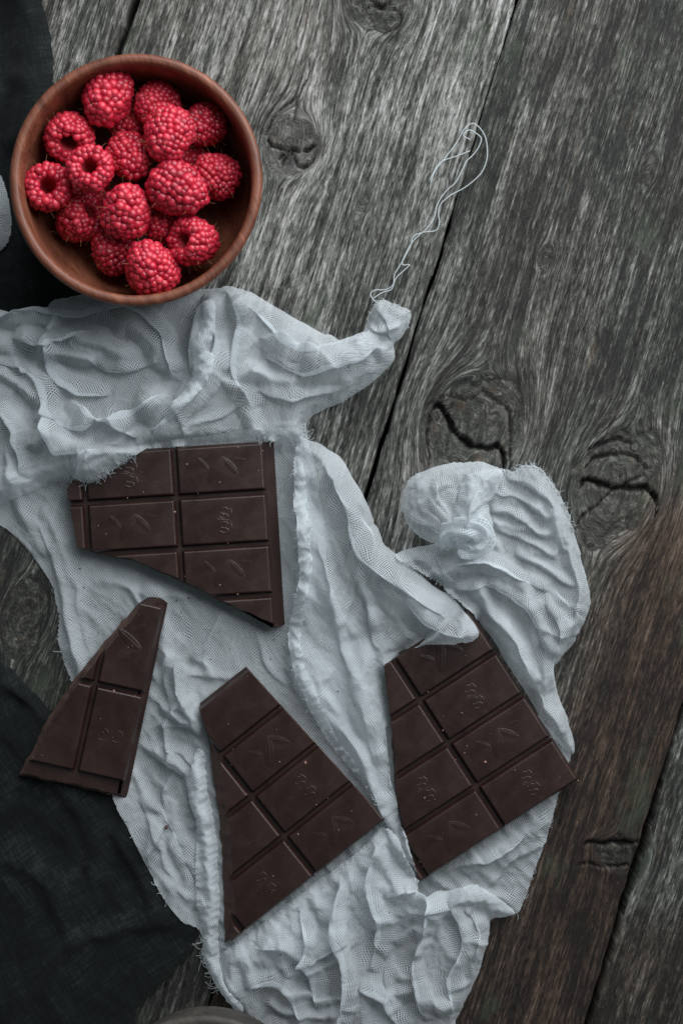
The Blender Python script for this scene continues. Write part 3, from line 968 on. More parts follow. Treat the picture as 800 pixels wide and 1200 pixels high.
PL1 = [([(0, 378), (50, 366), (100, 372), (150, 362), (190, 392), (206, 440)], 14.5, 0.8, 6.8), ([(196, 462), (160, 486), (115, 490), (90, 470)], 13.0, 0.8, 6.8), ([(70, 395), (62, 430), (90, 460), (130, 470)], 13.0, 0.8, 6.8),
       ([(20, 400), (60, 410), (110, 395), (150, 405)], 11.6, 0.7, 5.1), ([(250, 352), (256, 390), (250, 430), (215, 480), (180, 505)], 13.0, 0.8, 8.5), ([(238, 362), (232, 400), (225, 440)], 11.6, 0.7, 6.8),
       ([(265, 345), (285, 380), (275, 430), (300, 480)], 13.0, 0.7, 6.8), ([(290, 360), (330, 400), (370, 412), (430, 392)], 14.5, 0.7, 6.8), ([(310, 420), (350, 440), (400, 432), (450, 410)], 13.0, 0.7, 6.8),
       ([(300, 460), (340, 470), (390, 462)], 11.6, 0.6, 5.1), ([(440, 365), (455, 385), (458, 410)], 8.7, 0.7, 5.1), ([(430, 385), (445, 395), (470, 385)], 7.2, 0.6, 5.1),
       ([(0, 430), (40, 440), (62, 470), (60, 510), (80, 540)], 13.0, 0.8, 8.5), ([(50, 480), (90, 505), (130, 500), (165, 515)], 13.0, 0.8, 8.5), ([(60, 530), (100, 530), (140, 520)], 10.2, 0.8, 6.8), ([(0, 480), (25, 510), (30, 560)], 11.6, 0.7, 6.8),
       ([(110, 430), (150, 440), (190, 430)], 10.2, 0.5, 3.4)] + scatter(6, (0, 370, 340, 520), 40, 70, 90, 7, 2.6, 5)
PL2 = [([(352, 540), (352, 600), (360, 670), (350, 730)], 9.5, 0.8, 6.0), ([(372, 530), (400, 590), (420, 650), (470, 690), (530, 725)], 16.2, 0.5, 6.0), ([(365, 600), (385, 680), (400, 760), (430, 850)], 12.2, 0.5, 4.5),
       ([(400, 640), (425, 700), (440, 760)], 12.2, 0.5, 4.5), ([(440, 800), (452, 880), (470, 970)], 8.1, 0.7, 4.5), ([(400, 850), (430, 910), (460, 980)], 8.1, 0.7, 4.5), ([(470, 700), (500, 730), (540, 745)], 10.8, 0.6, 4.5)] + scatter(4, (350, 560, 460, 860), 65, 25, 110, 9, 2.4, 7)
PL3 = [([(515, 668), (560, 655), (600, 675), (640, 695)], 10.3, 0.8, 6.5), ([(530, 690), (575, 690), (615, 720), (640, 770)], 10.3, 0.6, 5.2), ([(590, 562), (615, 570), (640, 590), (660, 620)], 6.9, 0.8, 3.9), ([(580, 580), (610, 590), (640, 612)], 6.9, 0.8, 3.9),
       ([(575, 600), (605, 608), (640, 632)], 6.9, 0.8, 3.9), ([(575, 622), (605, 630), (650, 655)], 6.9, 0.8, 3.9), ([(600, 650), (640, 670), (670, 690)], 8.0, 0.7, 5.2), ([(625, 700), (650, 730), (645, 780), (660, 840)], 9.2, 0.7, 5.2),
       ([(560, 710), (590, 740), (615, 790)], 9.2, 0.5, 3.9), ([(660, 640), (674, 690), (660, 740)], 6.9, 0.6, 3.9)] + scatter(8, (580, 680, 650, 800), 60, 30, 60, 6, 2, 9)
PL4 = [([(395, 1030), (390, 1080), (405, 1140), (395, 1200)], 13.5, 0.8, 7.5), ([(440, 985), (430, 1030), (445, 1080), (430, 1130)], 13.5, 0.8, 7.5), ([(450, 1045), (480, 1035), (500, 1050), (490, 1090)], 12.2, 0.8, 7.5), ([(490, 1090), (480, 1130), (495, 1190)], 12.2, 0.7, 6.0),
       ([(300, 1100), (335, 1105), (360, 1130), (370, 1180)], 12.2, 0.8, 6.0), ([(290, 1150), (330, 1150), (350, 1190)], 10.8, 0.7, 6.0), ([(520, 1050), (540, 1090), (525, 1140), (530, 1180)], 12.2, 0.7, 6.0), ([(350, 1060), (360, 1100), (340, 1140)], 10.8, 0.7, 6.0),
       ([(420, 1150), (450, 1165), (470, 1200)], 10.8, 0.8, 6.0), ([(540, 1060), (560, 1085), (550, 1120)], 9.5, 0.6, 4.5)] + scatter(12, (280, 1020, 550, 1190), 90, 80, 75, 8, 3.2, 11)

L0 = [(-40, 556), (20, 552), (80, 540), (180, 520), (330, 500), (362, 522), (378, 600), (392, 700), (450, 760), (540, 775), (610, 820), (652, 862), (668, 884), (652, 935), (641, 975), (625, 1020),
      (605, 1068), (560, 1056), (480, 1075), (380, 1110), (300, 1150), (262, 1162), (244, 1130), (234, 1088), (215, 1077),
      (190, 1042), (165, 992), (137, 937), (112, 880), (92, 820), (71, 760), (66, 700), (46, 660), (10, 621), (-40, 590)]
sh0 = drape(L0, 0.0015, 0.75, (1.14, 1.08),
            lambda x, y: ridges(x, y, [([(60, 600), (85, 680), (88, 760), (110, 800)], 5, 10), ([(20, 570), (50, 640)], 5, 12), ([(180, 700), (196, 770), (232, 850)], 6, 9),
                                       ([(150, 900), (190, 960), (225, 1050)], 4, 9), ([(175, 870), (215, 905), (235, 960)], 6, 8), ([(195, 830), (230, 850)], 6, 8),
                                       ([(185, 960), (205, 1010), (232, 1060)], 4, 7), ([(120, 680), (150, 690), (170, 710)], 2, 10), ([(260, 720), (230, 770)], 2.5, 9),
                                       ([(560, 1010), (600, 985), (640, 960)], 5, 14), ([(540, 1040), (590, 1055)], 4, 10)]),
            pleats=PL0, seed=21, wl=(30, 13), amp=(2.0, 0.6), iters=110, ceil=CEIL, exmap=ex0, pin=0.3, hold=0.012, zhold=0.01)
cloth_obj('base_layer', sh0, GAUZE, gauze)
fringe(sh0, lambda x, y: x < 250 and 700 < y < 1180, 26, 4, 1)
fringe(sh0, lambda x, y: 200 < x < 262 and 1095 < y < 1180, 40, 9, 2)
fringe(sh0, lambda x, y: x > 540 and y > 900, 22, 3, 3)

# ------------------------------------------------------------------ chocolate pieces
GROOVE = 2.4           # px between the feet of neighbouring squares
TOPIN = 3.0            # px the bevel steps in towards the top


def square_mesh(w, h, z0, z1, inset):
    bm = bmesh.new()
    lo = [bm.verts.new((sx * w / 2, sy * h / 2, z0)) for sx, sy in ((-1, -1), (1, -1), (1, 1), (-1, 1))]
    hi = [bm.verts.new((sx * (w / 2 - inset), sy * (h / 2 - inset), z1)) for sx, sy in ((-1, -1), (1, -1), (1, 1), (-1, 1))]
    bm.faces.new(lo[::-1]); top = bm.faces.new(hi)
    for i in range(4):
        bm.faces.new((lo[i], lo[(i + 1) % 4], hi[(i + 1) % 4], hi[i]))
    ed = list(top.edges) + [e for e in bm.edges if any(v in hi for v in e.verts) and any(v in lo for v in e.verts)]
    bmesh.ops.bevel(bm, geom=ed, offset=0.0005, segments=3, affect='EDGES', profile=0.5)
    bmesh.ops.recalc_face_normals(bm, faces=bm.faces)
    me = bpy.data.meshes.new('square'); bm.to_mesh(me); bm.free()
    return me


def prism_mesh(pts, z0, z1, name, dist):
    """upright block whose side i leans inwards by dist[i](z); broken sides get rough columns"""
    n = len(pts)
    Q = np.array([(x, y) for x, y, _ in pts])
    area_ = 0.5 * np.sum(Q[:, 0] * np.roll(Q[:, 1], -1) - np.roll(Q[:, 0], -1) * Q[:, 1])
    E = np.roll(Q, -1, 0) - Q
    E /= np.linalg.norm(E, axis=1)[:, None]
    N = np.stack([-E[:, 1], E[:, 0]], 1) * (1 if area_ > 0 else -1)        # inward
    zs = np.linspace(z0, z1, 6)
    V = []; F = []
    r = random.Random(n * 7 + 3)
    for z in zs:
        for i, (x, y, b) in enumerate(pts):
            n0, n1 = N[i - 1], N[i]
            d0, d1 = dist((i - 1) % n, z), dist(i, z)
            det = n0[0] * n1[1] - n0[1] * n1[0]
            if abs(det) > 0.35:
                ox = (d0 * n1[1] - d1 * n0[1]) / det; oy = (n0[0] * d1 - n1[0] * d0) / det
            else:
                m_ = n0 + n1; m_ /= np.linalg.norm(m_); ox, oy = m_ * 0.5 * (d0 + d1)
            j = 0.00028 * b
            V.append((x + ox + j * r.uniform(-1, 1), y + oy + j * r.uniform(-1, 1), z))
    for k in range(len(zs) - 1):
        for i in range(n):
            F.append((k * n + i, k * n + (i + 1) % n, (k + 1) * n + (i + 1) % n, (k + 1) * n + i))
    F.append(tuple(range(n))[::-1]); F.append(tuple((len(zs) - 1) * n + i for i in range(n)))
    me = mesh_np(name, V, F)
    bm = bmesh.new(); bm.from_mesh(me); bmesh.ops.recalc_face_normals(bm, faces=bm.faces); bm.to_mesh(me); bm.free()
    return me


def boolean(me_a, me_b, mats, op='INTERSECT'):
    oa = bpy.data.objects.new('tmp_a', me_a); ob = bpy.data.objects.new('tmp_b', me_b)
    COL.objects.link(oa); COL.objects.link(ob)
    md = oa.modifiers.new('b', 'BOOLEAN'); md.operation = op; md.object = ob; md.solver = 'EXACT'
    md.material_mode = 'TRANSFER'
    dg = bpy.context.evaluated_depsgraph_get()
    me = bpy.data.meshes.new_from_object(oa.evaluated_get(dg), preserve_all_data_layers=True, depsgraph=dg)
    bpy.data.objects.remove(oa); bpy.data.objects.remove(ob)
    return me


def emblem_paths(kind, z):
    """raised marks on the squares: a cacao pod with leaves, or a pair of small curls; in square-local px"""
    out = []

    def add(pts, sub=4, closed=False):
        out.append([np.array([p[0] * S, p[1] * S, z]) for p in smooth_poly([np.array(q, float) for q in pts], closed, sub)])
    if kind == 0:
        # pod
        c, s = math.cos(0.95), math.sin(0.95)
        rot = lambda x, y: (x * c - y * s - 6, x * s + y * c)
        for k in (-1, -0.5, 0, 0.5, 1):
            add([rot(t * 16, k * 6.5 * math.cos(t * math.pi / 2) ** 0.8 if abs(t) < 1 else 0) for t in np.linspace(-1, 1, 9)], 2)
        for (a, L, w, dx, dy) in ((-0.75, 15, 4.5, 10, -2), (-0.2, 12, 4, 14, 8), (2.2, 11, 3.5, -22, 2)):
            cl, sl = math.cos(a), math.sin(a)
            r2 = lambda x, y: (x * cl - y * sl + dx, x * sl + y * cl + dy)
            for sgn in (-1, 0, 1):
                add([r2(t * L, sgn * w * math.sin((t + 1) / 2 * math.pi)) for t in np.linspace(-1, 1, 7)], 2)
    else:
        for yy in (8.0, -8.5):
            add([(5, yy + 4), (1, yy + 6.5), (-4, yy + 4), (-3.5, yy), (2, yy - 1), (5, yy - 3.5), (1, yy - 6.5), (-5, yy - 4.5)], 3)
            add([(7, yy + 5.5), (9, yy + 1), (7.5, yy - 4)], 3)
        add([(-7, 1), (-2, 0.3), (6, -0.5)], 2)
    return out


def emblem_mesh(kind, z):
    V = []; F = []

    def grid(pts):
        n, k = pts.shape[:2]; b = len(V)
        V.extend(pts.reshape(-1, 3))
        for i in range(n - 1):
            for j in range(k - 1):
                F.append((b + i * k + j, b + i * k + j + 1, b + (i + 1) * k + j + 1, b + (i + 1) * k + j))

    def lens(cx, cy, ang, L, w, h, ribs):
        t = np.linspace(-1, 1, 15)[:, None]; q = np.linspace(-1, 1, 13)[None, :]
        wt = w * np.clip(1 - np.abs(t) ** 2.2, 0, 1) ** 0.8
        x = t * L + 0 * q; y = q * wt
        hh = h * (1 - q ** 2) * np.clip(1 - t ** 4, 0, 1) * (1 + ribs * np.cos(q * 3 * np.pi)) * 0.001 - 0.00004
        c, s_ = math.cos(ang), math.sin(ang)
        grid(np.stack([(x * c - y * s_ + cx) * S, (x * s_ + y * c + cy) * S, z + hh], -1))
    if kind == 0:
        lens(-5, -1, 1.0, 19, 6.5, 0.30, 0.28)
        lens(11, 3, -0.85, 15, 5.0, 0.19, 0.2)
        lens(-20, 6, 2.3, 11, 4.0, 0.15, 0.2)
        lens(22, 10, -0.2, 9, 3.0, 0.09, 0.2)
    else:
        for path in emblem_paths(1, z):
            path = np.array(path)
            T = np.gradient(path, axis=0); T /= np.linalg.norm(T, axis=1)[:, None] + 1e-12
            Sd = np.stack([T[:, 1], -T[:, 0], 0 * T[:, 0]], 1)
            grid(np.stack([path + Sd * a * 0.00045 + np.array([0, 0, hg]) for a, hg in ((-1, -0.00005), (-0.45, 0.00008), (0.45, 0.00008), (1, -0.00005))], 1))
    return mesh_quads('emblem', np.array(V), np.array(F))


Z1, Z2 = BH * 0.64, BH
SQ_L, SQ_S = (PITCH_L - GROOVE) * S, (PITCH_S - GROOVE) * S
FULL = square_mesh(SQ_L, SQ_S, Z1 - 0.0006, Z2, TOPIN * S)
EMB = [emblem_mesh(0, Z2), emblem_mesh(1, Z2)]
CRUMBS = []
for bi, b in enumerate(BARS):
    ang = -math.radians(b['ang'])            # world angle (px y is down)
    o2 = PX(*b['o'])
    root = empty('chocolate_piece', (o2[0], o2[1], BT + b['z']), ang)
    tag(root, b['label'], 'chocolate', 'broken pieces of dark chocolate')
    c, s = math.cos(ang), math.sin(ang)

    def tol(px, py):
        q = PX(px, py) - o2
        return (q[0] * c + q[1] * s, -q[0] * s + q[1] * c)
    n = len(b['poly'])
    # jagged outline along broken sides
    pts = []; lean = []
    for i in range(n):
        p0_, p1_ = np.array(b['poly'][i], float), np.array(b['poly'][(i + 1) % n], float)
        isb = any(lo_ <= i < hi_ for lo_, hi_ in b['broken'])
        L = np.linalg.norm(p1_ - p0_)
        k = max(1, int(L / 7)) if isb else 1
        nr = np.array([-(p1_ - p0_)[1], (p1_ - p0_)[0]]) / L
        for t in range(k):
            q = p0_ + (p1_ - p0_) * t / k
            if isb and t: q = q + nr * random.uniform(-0.8, 0.8)
            x, y = tol(*q)
            pts.append((x, y, 1.0 if isb else 0.0)); lean.append(b['lean'].get(i, 2.5) * S)
    # slab: straight sides lean in towards the top
    sl = b['slant'] * S
    cut = prism_mesh(pts, -0.002, BH + 0.004, 'cut', lambda i, z: sl * max(0, z / BH) if pts[i][2] > 0.5 else -0.0004)
    cut.materials.append(CHOCB)
    xs = [p[0] for p in pts]; ys = [p[1] for p in pts]
    slab = prism_mesh(pts, 0.0, Z1, 'slab', lambda i, z: (sl * z / BH if pts[i][2] > 0.5 else lean[i] * z / Z1))
    slab.materials.append(CHOC); slab.materials.append(CHOCB)
    # broken side faces take the rough material
    m_idx = []
    tot = len(pts)
    for pi in range(len(slab.polygons)):
        i = pi % tot if pi < tot * 5 else -1
        m_idx.append(1 if i >= 0 and pts[i][2] > 0.5 and pts[(i + 1) % tot][2] >= 0 else 0)
    slab.polygons.foreach_set('material_index', m_idx)
    link('slab', slab, None, root, False)
    i0, i1 = int(math.floor(min(xs) / (PITCH_L * S))), int(math.ceil(max(xs) / (PITCH_L * S)))
    j0, j1 = int(math.floor(min(ys) / (PITCH_S * S))), int(math.ceil(max(ys) / (PITCH_S * S)))
    lp = [(x, y) for x, y, _ in pts]
    for i in range(i0, i1):
        for j in range(j0, j1):
            cx_, cy_ = (i + 0.5) * PITCH_L * S, (j + 0.5) * PITCH_S * S
            gx, gy = np.meshgrid(np.linspace(-0.5, 0.5, 25) * SQ_L + cx_, np.linspace(-0.5, 0.5, 25) * SQ_S + cy_)
            fr = inside(gx, gy, lp).mean()
            if fr < 0.015 or not (b['cols'][0] <= i <= b['cols'][1] and b['rows'][0] <= j <= b['rows'][1]): continue
            if fr > 0.999:
                sq = link('square', FULL, CHOC, root, False)
                sq.location = (cx_, cy_, 0)
            else:
                a = FULL.copy(); a.transform(Matrix.Translation((cx_, cy_, 0)))
                if not a.materials: a.materials.append(CHOC)
                me = boolean(a, cut, None)
                if len(me.polygons) == 0: continue
                me.transform(Matrix.Translation((-cx_, -cy_, 0)))
                sq = link('square', me, CHOC, root, False)
                sq.location = (cx_, cy_, 0)
            if fr > 0.80:
                em = link('emblem', EMB[(i + j + bi) % 2], CHOC, sq, True)
                em.rotation_euler = (0, 0, random.uniform(-0.05, 0.05) + (0 if bi != 1 else 0))
            # crumbs and chips along the edges of the squares
            for _ in range(int(6 * fr)):
                if random.random() < 0.38:
                    u, v = random.choice([(random.uniform(-.5, .5), random.choice([-.47, .47])), (random.choice([-.48, .48]), random.uniform(-.5, .5))])
                else:
                    u, v = random.uniform(-.45, .45), random.uniform(-.42, .42)
                x, y = cx_ + u * SQ_L, cy_ + v * SQ_S
                if inside(np.array([x]), np.array([y]), lp)[0]:
                    CRUMBS.append((o2[0] + x * c - y * s, o2[1] + x * s + y * c, BT + b['z'] + Z2 - (0.0006 if max(abs(u), abs(v)) > .46 else 0.0), random.uniform(0.10, 0.36) * (2.2 if random.random() < 0.09 else 1)))
    pp = [PX(*q) for q in b['poly']]
    m_ = inside(hx, hy, pp)
    HM[m_] = np.maximum(HM[m_], BT + b['z'] + BH)

# crumbs: too small to count
bm = bmesh.new()
for (x, y, z, r) in CRUMBS:
    mt = Matrix.Translation((x, y, z)) @ Matrix.Rotation(random.uniform(0, 6), 4, 'Z') @ Matrix.Diagonal((r * .001 * random.uniform(.7, 1.6), r * .001, r * .0008, 1))
    bmesh.ops.create_icosphere(bm, subdivisions=1, radius=1.0, matrix=mt)
for v in bm.verts:
    v.co += Vector((random.uniform(-1, 1), random.uniform(-1, 1), random.uniform(-1, 1))) * 0.00006
me = bpy.data.meshes.new('chocolate_crumbs'); bm.to_mesh(me); bm.free()
o = link('chocolate_crumbs', me, CRUMB, None, False)
tag(o, 'tiny pale chocolate crumbs scattered over the chocolate slabs', 'crumbs', None, 'stuff')

# ------------------------------------------------------------------ gauze: upper layers
# top crumple that runs under the bowl and ends in the pulled tail
L1 = [(-40, 366), (0, 366), (40, 362), (75, 352), (110, 345), (150, 335), (200, 335), (240, 339), (270, 338), (300, 347), (330, 364), (365, 385), (400, 398), (424, 386),
      (436, 362), (450, 353), (480, 366), (474, 387), (462, 405), (460, 425), (432, 450), (400, 472), (372, 485), (358, 497), (360, 515), (335, 525), (322, 519), (300, 514),
      (220, 522), (178, 527), (160, 536), (140, 549), (112, 566), (84, 560), (60, 566), (40, 577), (0, 592), (-40, 592)]
g1 = [([(0, 372), (60, 372), (110, 366), (140, 380), (178, 402), (200, 440), (178, 478), (140, 492), (100, 488)], 19, 22),
      ([(70, 380), (60, 410), (110, 425)], 19, 16), ([(40, 395), (90, 400), (150, 420)], 20, 24),
      ([(248, 360), (244, 392), (240, 425), (232, 455), (205, 490)], 22, 15), ([(270, 350), (300, 375), (330, 410), (360, 425), (420, 410)], 20, 26),
      ([(260, 440), (290, 470), (300, 505)], 13, 14), ([(300, 440), (350, 450), (400, 445)], 16, 22), ([(440, 365), (450, 395), (445, 415)], 16, 14),
      ([(-10, 440), (30, 450), (55, 480), (50, 520)], 20, 14), ([(60, 500), (90, 520), (120, 515), (150, 500)], 22, 14), ([(100, 540), (140, 525), (160, 510)], 20, 12),
      ([(10, 520), (20, 560)], 13, 14), ([(-10, 400), (20, 410)], 14, 20)]
sh1 = drape(L1, 0.0011, -0.55, (1.12, 1.08), lambda x, y: ridges(x, y, g1), pleats=PL1, seed=41, wl=(64, 24), amp=(4.0, 0.7), iters=110, pin=0.3, hold=0.02, zhold=0.07, pillow=(9, 24))
cloth_obj('crumpled_fold', sh1, GAUZE, gauze)
fringe(sh1, lambda x, y: 60 < x < 170 and y > 520, 110, 4.5, 4)
fringe(sh1, lambda x, y: 300 < x < 370 and y > 490, 60, 5, 5)
fringe(sh1, lambda x, y: 420 < x < 490 and y < 400, 24, 3, 6)

# middle drape whose corner covers the right slab
L2 = [(348, 522), (362, 516), (390, 529), (410, 555), (430, 590), (446, 630), (470, 656), (500, 680), (533, 703), (553, 728), (558, 742), (548, 749), (520, 752), (487, 755),
      (459, 770), (448, 792), (455, 860), (464, 940), (478, 985), (487, 1022), (474, 1012), (446, 955), (410, 890), (370, 840), (340, 790), (338, 748), (348, 700), (346, 620)]
g2 = [([(375, 540), (400, 590), (430, 650), (480, 700), (535, 735)], 20, 30), ([(360, 600), (380, 680), (410, 740)], 13, 26), ([(440, 720), (420, 800), (440, 880)], 13, 20),
      ([(500, 715), (520, 735), (545, 740)], 20, 16), ([(345, 560), (345, 640), (338, 720)], 8, 7), ([(380, 800), (420, 870), (455, 950)], 9, 12), ([(457, 860), (470, 950), (480, 1005)], 14, 6)]
sh2 = drape(L2, 0.0012, 0.62, (1.08, 1.05), lambda x, y: ridges(x, y, g2), pleats=PL2, seed=61, wl=(48, 20), amp=(2.4, 0.6), iters=110, pin=0.3, hold=0.02, zhold=0.03, pillow=(7, 18))
cloth_obj('draped_corner', sh2, GAUZE, gauze)
fringe(sh2, lambda x, y: x < 350 and 520 < y < 800, 150, 4, 7)
fringe(sh2, lambda x, y: x < 445 and y > 780, 70, 4, 8)

# right hand bag of gauze behind the knot
L3 = [(462, 652), (480, 642), (508, 638), (528, 620), (545, 560), (585, 549), (600, 553), (612, 547), (628, 548), (642, 562), (660, 590), (672, 628), (686, 676), (689, 714), (672, 750), (651, 776), (648, 800),
      (664, 838), (670, 884), (640, 852), (612, 806), (578, 752), (556, 722), (530, 700), (500, 676), (478, 664)]
g3 = [([(640, 590), (664, 650), (672, 710), (640, 760), (635, 810), (655, 860)], 13, 16), ([(520, 672), (555, 656), (595, 680), (625, 715), (640, 760)], 19, 18),
      ([(560, 690), (590, 740), (620, 790)], 14, 18), ([(600, 560), (640, 600), (655, 640)], 8, 20), ([(590, 570), (615, 580), (640, 600)], 8, 6), ([(585, 590), (610, 600), (635, 618)], 8, 6),
      ([(575, 612), (605, 622), (635, 640)], 7, 6)]
sh3 = drape(L3, 0.0011, 0.35, (1.12, 1.08), lambda x, y: ridges(x, y, g3), pleats=PL3, seed=81, wl=(30, 13), amp=(2.2, 0.7), iters=110, pin=0.3, hold=0.02, zhold=0.03, pillow=(7, 18),
            exmap=lambda x, y: np.where(y < 650, 1.5, 0.7))
cloth_obj('gathered_pouch', sh3, GAUZE, gauze)
fringe(sh3, lambda x, y: y < 620 and x > 590, 60, 4, 9)

# bottom crumple
L4 = [(424, 990), (446, 966), (462, 975), (482, 1012), (494, 1038), (522, 1041), (560, 1034), (604, 1068), (576, 1076), (569, 1110), (554, 1150), (532, 1195), (500, 1235),
      (320, 1235), (287, 1195), (262, 1152), (262, 1115), (300, 1085), (345, 1050), (390, 1016)]
g4 = [([(300, 1120), (340, 1090), (380, 1100)], 8, 16), ([(400, 1030), (395, 1080), (405, 1150), (395, 1200)], 12, 14), ([(440, 985), (470, 1030), (500, 1050), (490, 1110)], 14, 16),
      ([(430, 1010), (440, 1060), (470, 1080)], 11, 14), ([(320, 1160), (360, 1180), (400, 1170)], 8, 16), ([(440, 1170), (480, 1150), (520, 1170)], 10, 16), ([(520, 1060), (550, 1080), (545, 1140)], 8, 18)]
sh4 = drape(L4, 0.0011, 0.2, (1.14, 1.10), lambda x, y: ridges(x, y, g4), pleats=PL4, seed=101, wl=(46, 18), amp=(4.2, 0.9), iters=110, pin=0.3, hold=0.02, zhold=0.03, pillow=(7, 18), along=2.6)
cloth_obj('crumpled_end', sh4, GAUZE, gauze)
fringe(sh4, lambda x, y: 255 < x < 300, 18, 4, 10)

# frayed, tightly crumpled seams
for sd, ln, wd in ((151, [(352, 524), (352, 570), (358, 630), (356, 690), (348, 745), (356, 795), (390, 862), (426, 912)], 8),
                   (171, [(236, 878), (233, 912), (239, 960), (244, 1010), (247, 1060), (249, 1105), (260, 1145), (290, 1188)], 12),
                   (181, [(250, 362), (249, 388), (240, 412), (240, 434), (226, 464), (206, 490)], 12)):
    c_ = np.array(smooth_poly(ln, False, 3)); t_ = np.gradient(c_, axis=0); t_ /= np.linalg.norm(t_, axis=1)[:, None]
    n_ = np.stack([-t_[:, 1], t_[:, 0]], 1)
    rr = random.Random(sd)
    A_ = [tuple(c_[i] + n_[i] * wd * rr.uniform(0.6, 1.25) * (0.25 + 0.75 * math.sin(math.pi * (i + 0.5) / len(c_)) ** 0.5)) for i in range(0, len(c_), 2)]
    B_ = [tuple(c_[i] - n_[i] * wd * rr.uniform(0.6, 1.25) * (0.25 + 0.75 * math.sin(math.pi * (i + 0.5) / len(c_)) ** 0.5)) for i in range(0, len(c_), 2)][::-1]
    shs = drape(A_ + B_, 0.0011, 0.4, (1.40, 1.40), lambda x, y: ridges(x, y, [(ln, 8.0 if sd == 171 else 6.0 if sd == 181 else 1.0, wd * (0.8 if sd > 165 else 0.5))]), seed=sd, wl=(15, 8), amp=(2.2, 1.2), iters=130, pin=0.2, hold=0.02, zhold=0.05 if sd > 165 else 0.0)
    cloth_obj('rolled_hem' if sd == 171 else 'twisted_fold' if sd == 181 else 'frayed_seam', shs, GAUZE, gauze)
    fringe(shs, lambda x, y: True, 8 if sd == 181 else 30 if sd == 171 else 80, 3.0, sd)

# gathered rosette: pleats run from the knot to a puffed rim
K = PX(538, 628)
rim = [(545, 638), (508, 636), (483, 621), (470, 596), (475, 569), (498, 551), (525, 544), (552, 542), (576, 546), (588, 556), (580, 574), (570, 592), (572, 608), (575, 622), (564, 636)]
rad_ = []
rr = random.Random(77)
for a_ in (-168, -150, -130, -112, -96, -80, -66, -52, 175, 30):
    a_ = math.radians(a_ + rr.uniform(-7, 7)); L = rr.uniform(38, 68)
    rad_.append(([(538 + math.cos(a_ + 0.12 * k) * L * t, 625 + math.sin(a_ + 0.12 * k) * L * t) for k, t in enumerate((0.12, 0.4, 0.7, 1.0))][::(1 if rr.random() < 0.5 else -1)], rr.uniform(4, 6.5), rr.uniform(0.5, 0.8), rr.uniform(2, 4)))
sh5 = drape(rim, 0.0010, 0.3, (1.12, 1.12), lambda x, y: ridges(x, y, [([(495, 595), (512, 572), (550, 566)], 21, 24)]), seed=141, wl=(24, 11), amp=(1.6, 0.6), iters=100, pin=0.3, hold=0.02, zhold=0.05, pillow=(19, 34), pleats=rad_)
cloth_obj('rosette', sh5, GAUZE, gauze)
shr = rope([(520, 640, 14), (521, 626, 23), (535, 618, 28), (552, 620, 28), (560, 632, 25), (550, 643, 22), (534, 642, 20)], [3.0, 4.2, 4.8, 5.0, 4.6, 4.2, 3.0], 5, 320, 55, nseg=60, nrad=56, crump=0.30, depth=0.30)
cloth_obj('knot', shr, GAUZE, gauze, 1)
# loose threads
def lay(pts, z=0.0022, sub=8):
    return [np.array(list(PX(*q)) + [z]) for q in smooth_poly(pts, False, sub)]


FRINGE2 = [
    lay([(441, 356), (434, 347), (438, 341), (452, 340), (460, 334), (462, 322), (470, 309), (480, 290), (484, 278), (497, 273), (510, 271), (514, 262), (513, 250), (516, 240), (527, 230), (545, 220),
         (562, 205), (569, 190), (570, 175), (567, 160), (560, 150), (552, 146), (543, 153), (535, 167), (522, 185), (510, 200), (504, 215)]),
    lay([(438, 350), (447, 344), (458, 340), (462, 330), (466, 324), (476, 315), (479, 311), (471, 311), (474, 300), (484, 283), (500, 268), (508, 256), (512, 240), (522, 225), (533, 215), (541, 200), (546, 190), (556, 180),
         (563, 165), (556, 157), (548, 154), (542, 160), (550, 165)], 0.0026),
    lay([(503, 212), (512, 195), (520, 189), (535, 184), (550, 178)], 0.0024)]
tubes('loose_thread', FRINGE2, 0.00025, THREAD, gauze, 5)
o = tubes('fringe', FRINGE, (0.00014, 0.00009), THREAD, gauze, 3)
o['kind'] = 'stuff'

# dark specks of chocolate that fell on the gauze
bm = bmesh.new()
rr = random.Random(5)
for (px, py, r) in [(95, 666, .35), (208, 703, .4), (197, 966, 1.0), (100, 688, .3), (396, 808, .35), (415, 822, .3), (225, 772, .35), (222, 700, .3), (270, 760, .25), (455, 1060, .3), (330, 1110, .3)] + \
        [(rr.uniform(110, 330), rr.uniform(690, 800), rr.uniform(.12, .3)) for _ in range(14)] + [(rr.uniform(290, 480), rr.uniform(1000, 1120), rr.uniform(.12, .3)) for _ in range(8)]:
    q = PX(px, py)
    z = float(samp(HM, np.array(q[0]), np.array(q[1])))
    bmesh.ops.create_icosphere(bm, subdivisions=1, radius=1.0, matrix=Matrix.Translation((q[0], q[1], z + r * 0.0005)) @ Matrix.Rotation(rr.uniform(0, 6), 4, 'Z') @ Matrix.Diagonal((r * .0014, r * .001, r * .0008, 1)))
me = bpy.data.meshes.new('chocolate_specks'); bm.to_mesh(me); bm.free()
o = link('chocolate_specks', me, CHOCB, None, False)
tag(o, 'tiny dark chocolate specks scattered on the white gauze', 'crumbs', None, 'stuff')

# pale fold at the left edge
sh = drape([(-60, 196), (-20, 198), (0, 205), (9, 217), (15, 242), (18, 270), (12, 290), (2, 299), (-20, 302), (-60, 304)], 0.0016, 0.1, (1.06, 1.06),
           lambda x, y: ridges(x, y, [([(-60, 250), (-10, 252)], 11, 40)]), seed=131, wl=(40, 14), amp=(1.0, 0.4), iters=90, zhold=0.05)
o = cloth_obj('gauze_scrap', sh, GAUZE)
tag(o, 'small rounded fold of pale gauze on the black cloth at the left edge', 'cloth')

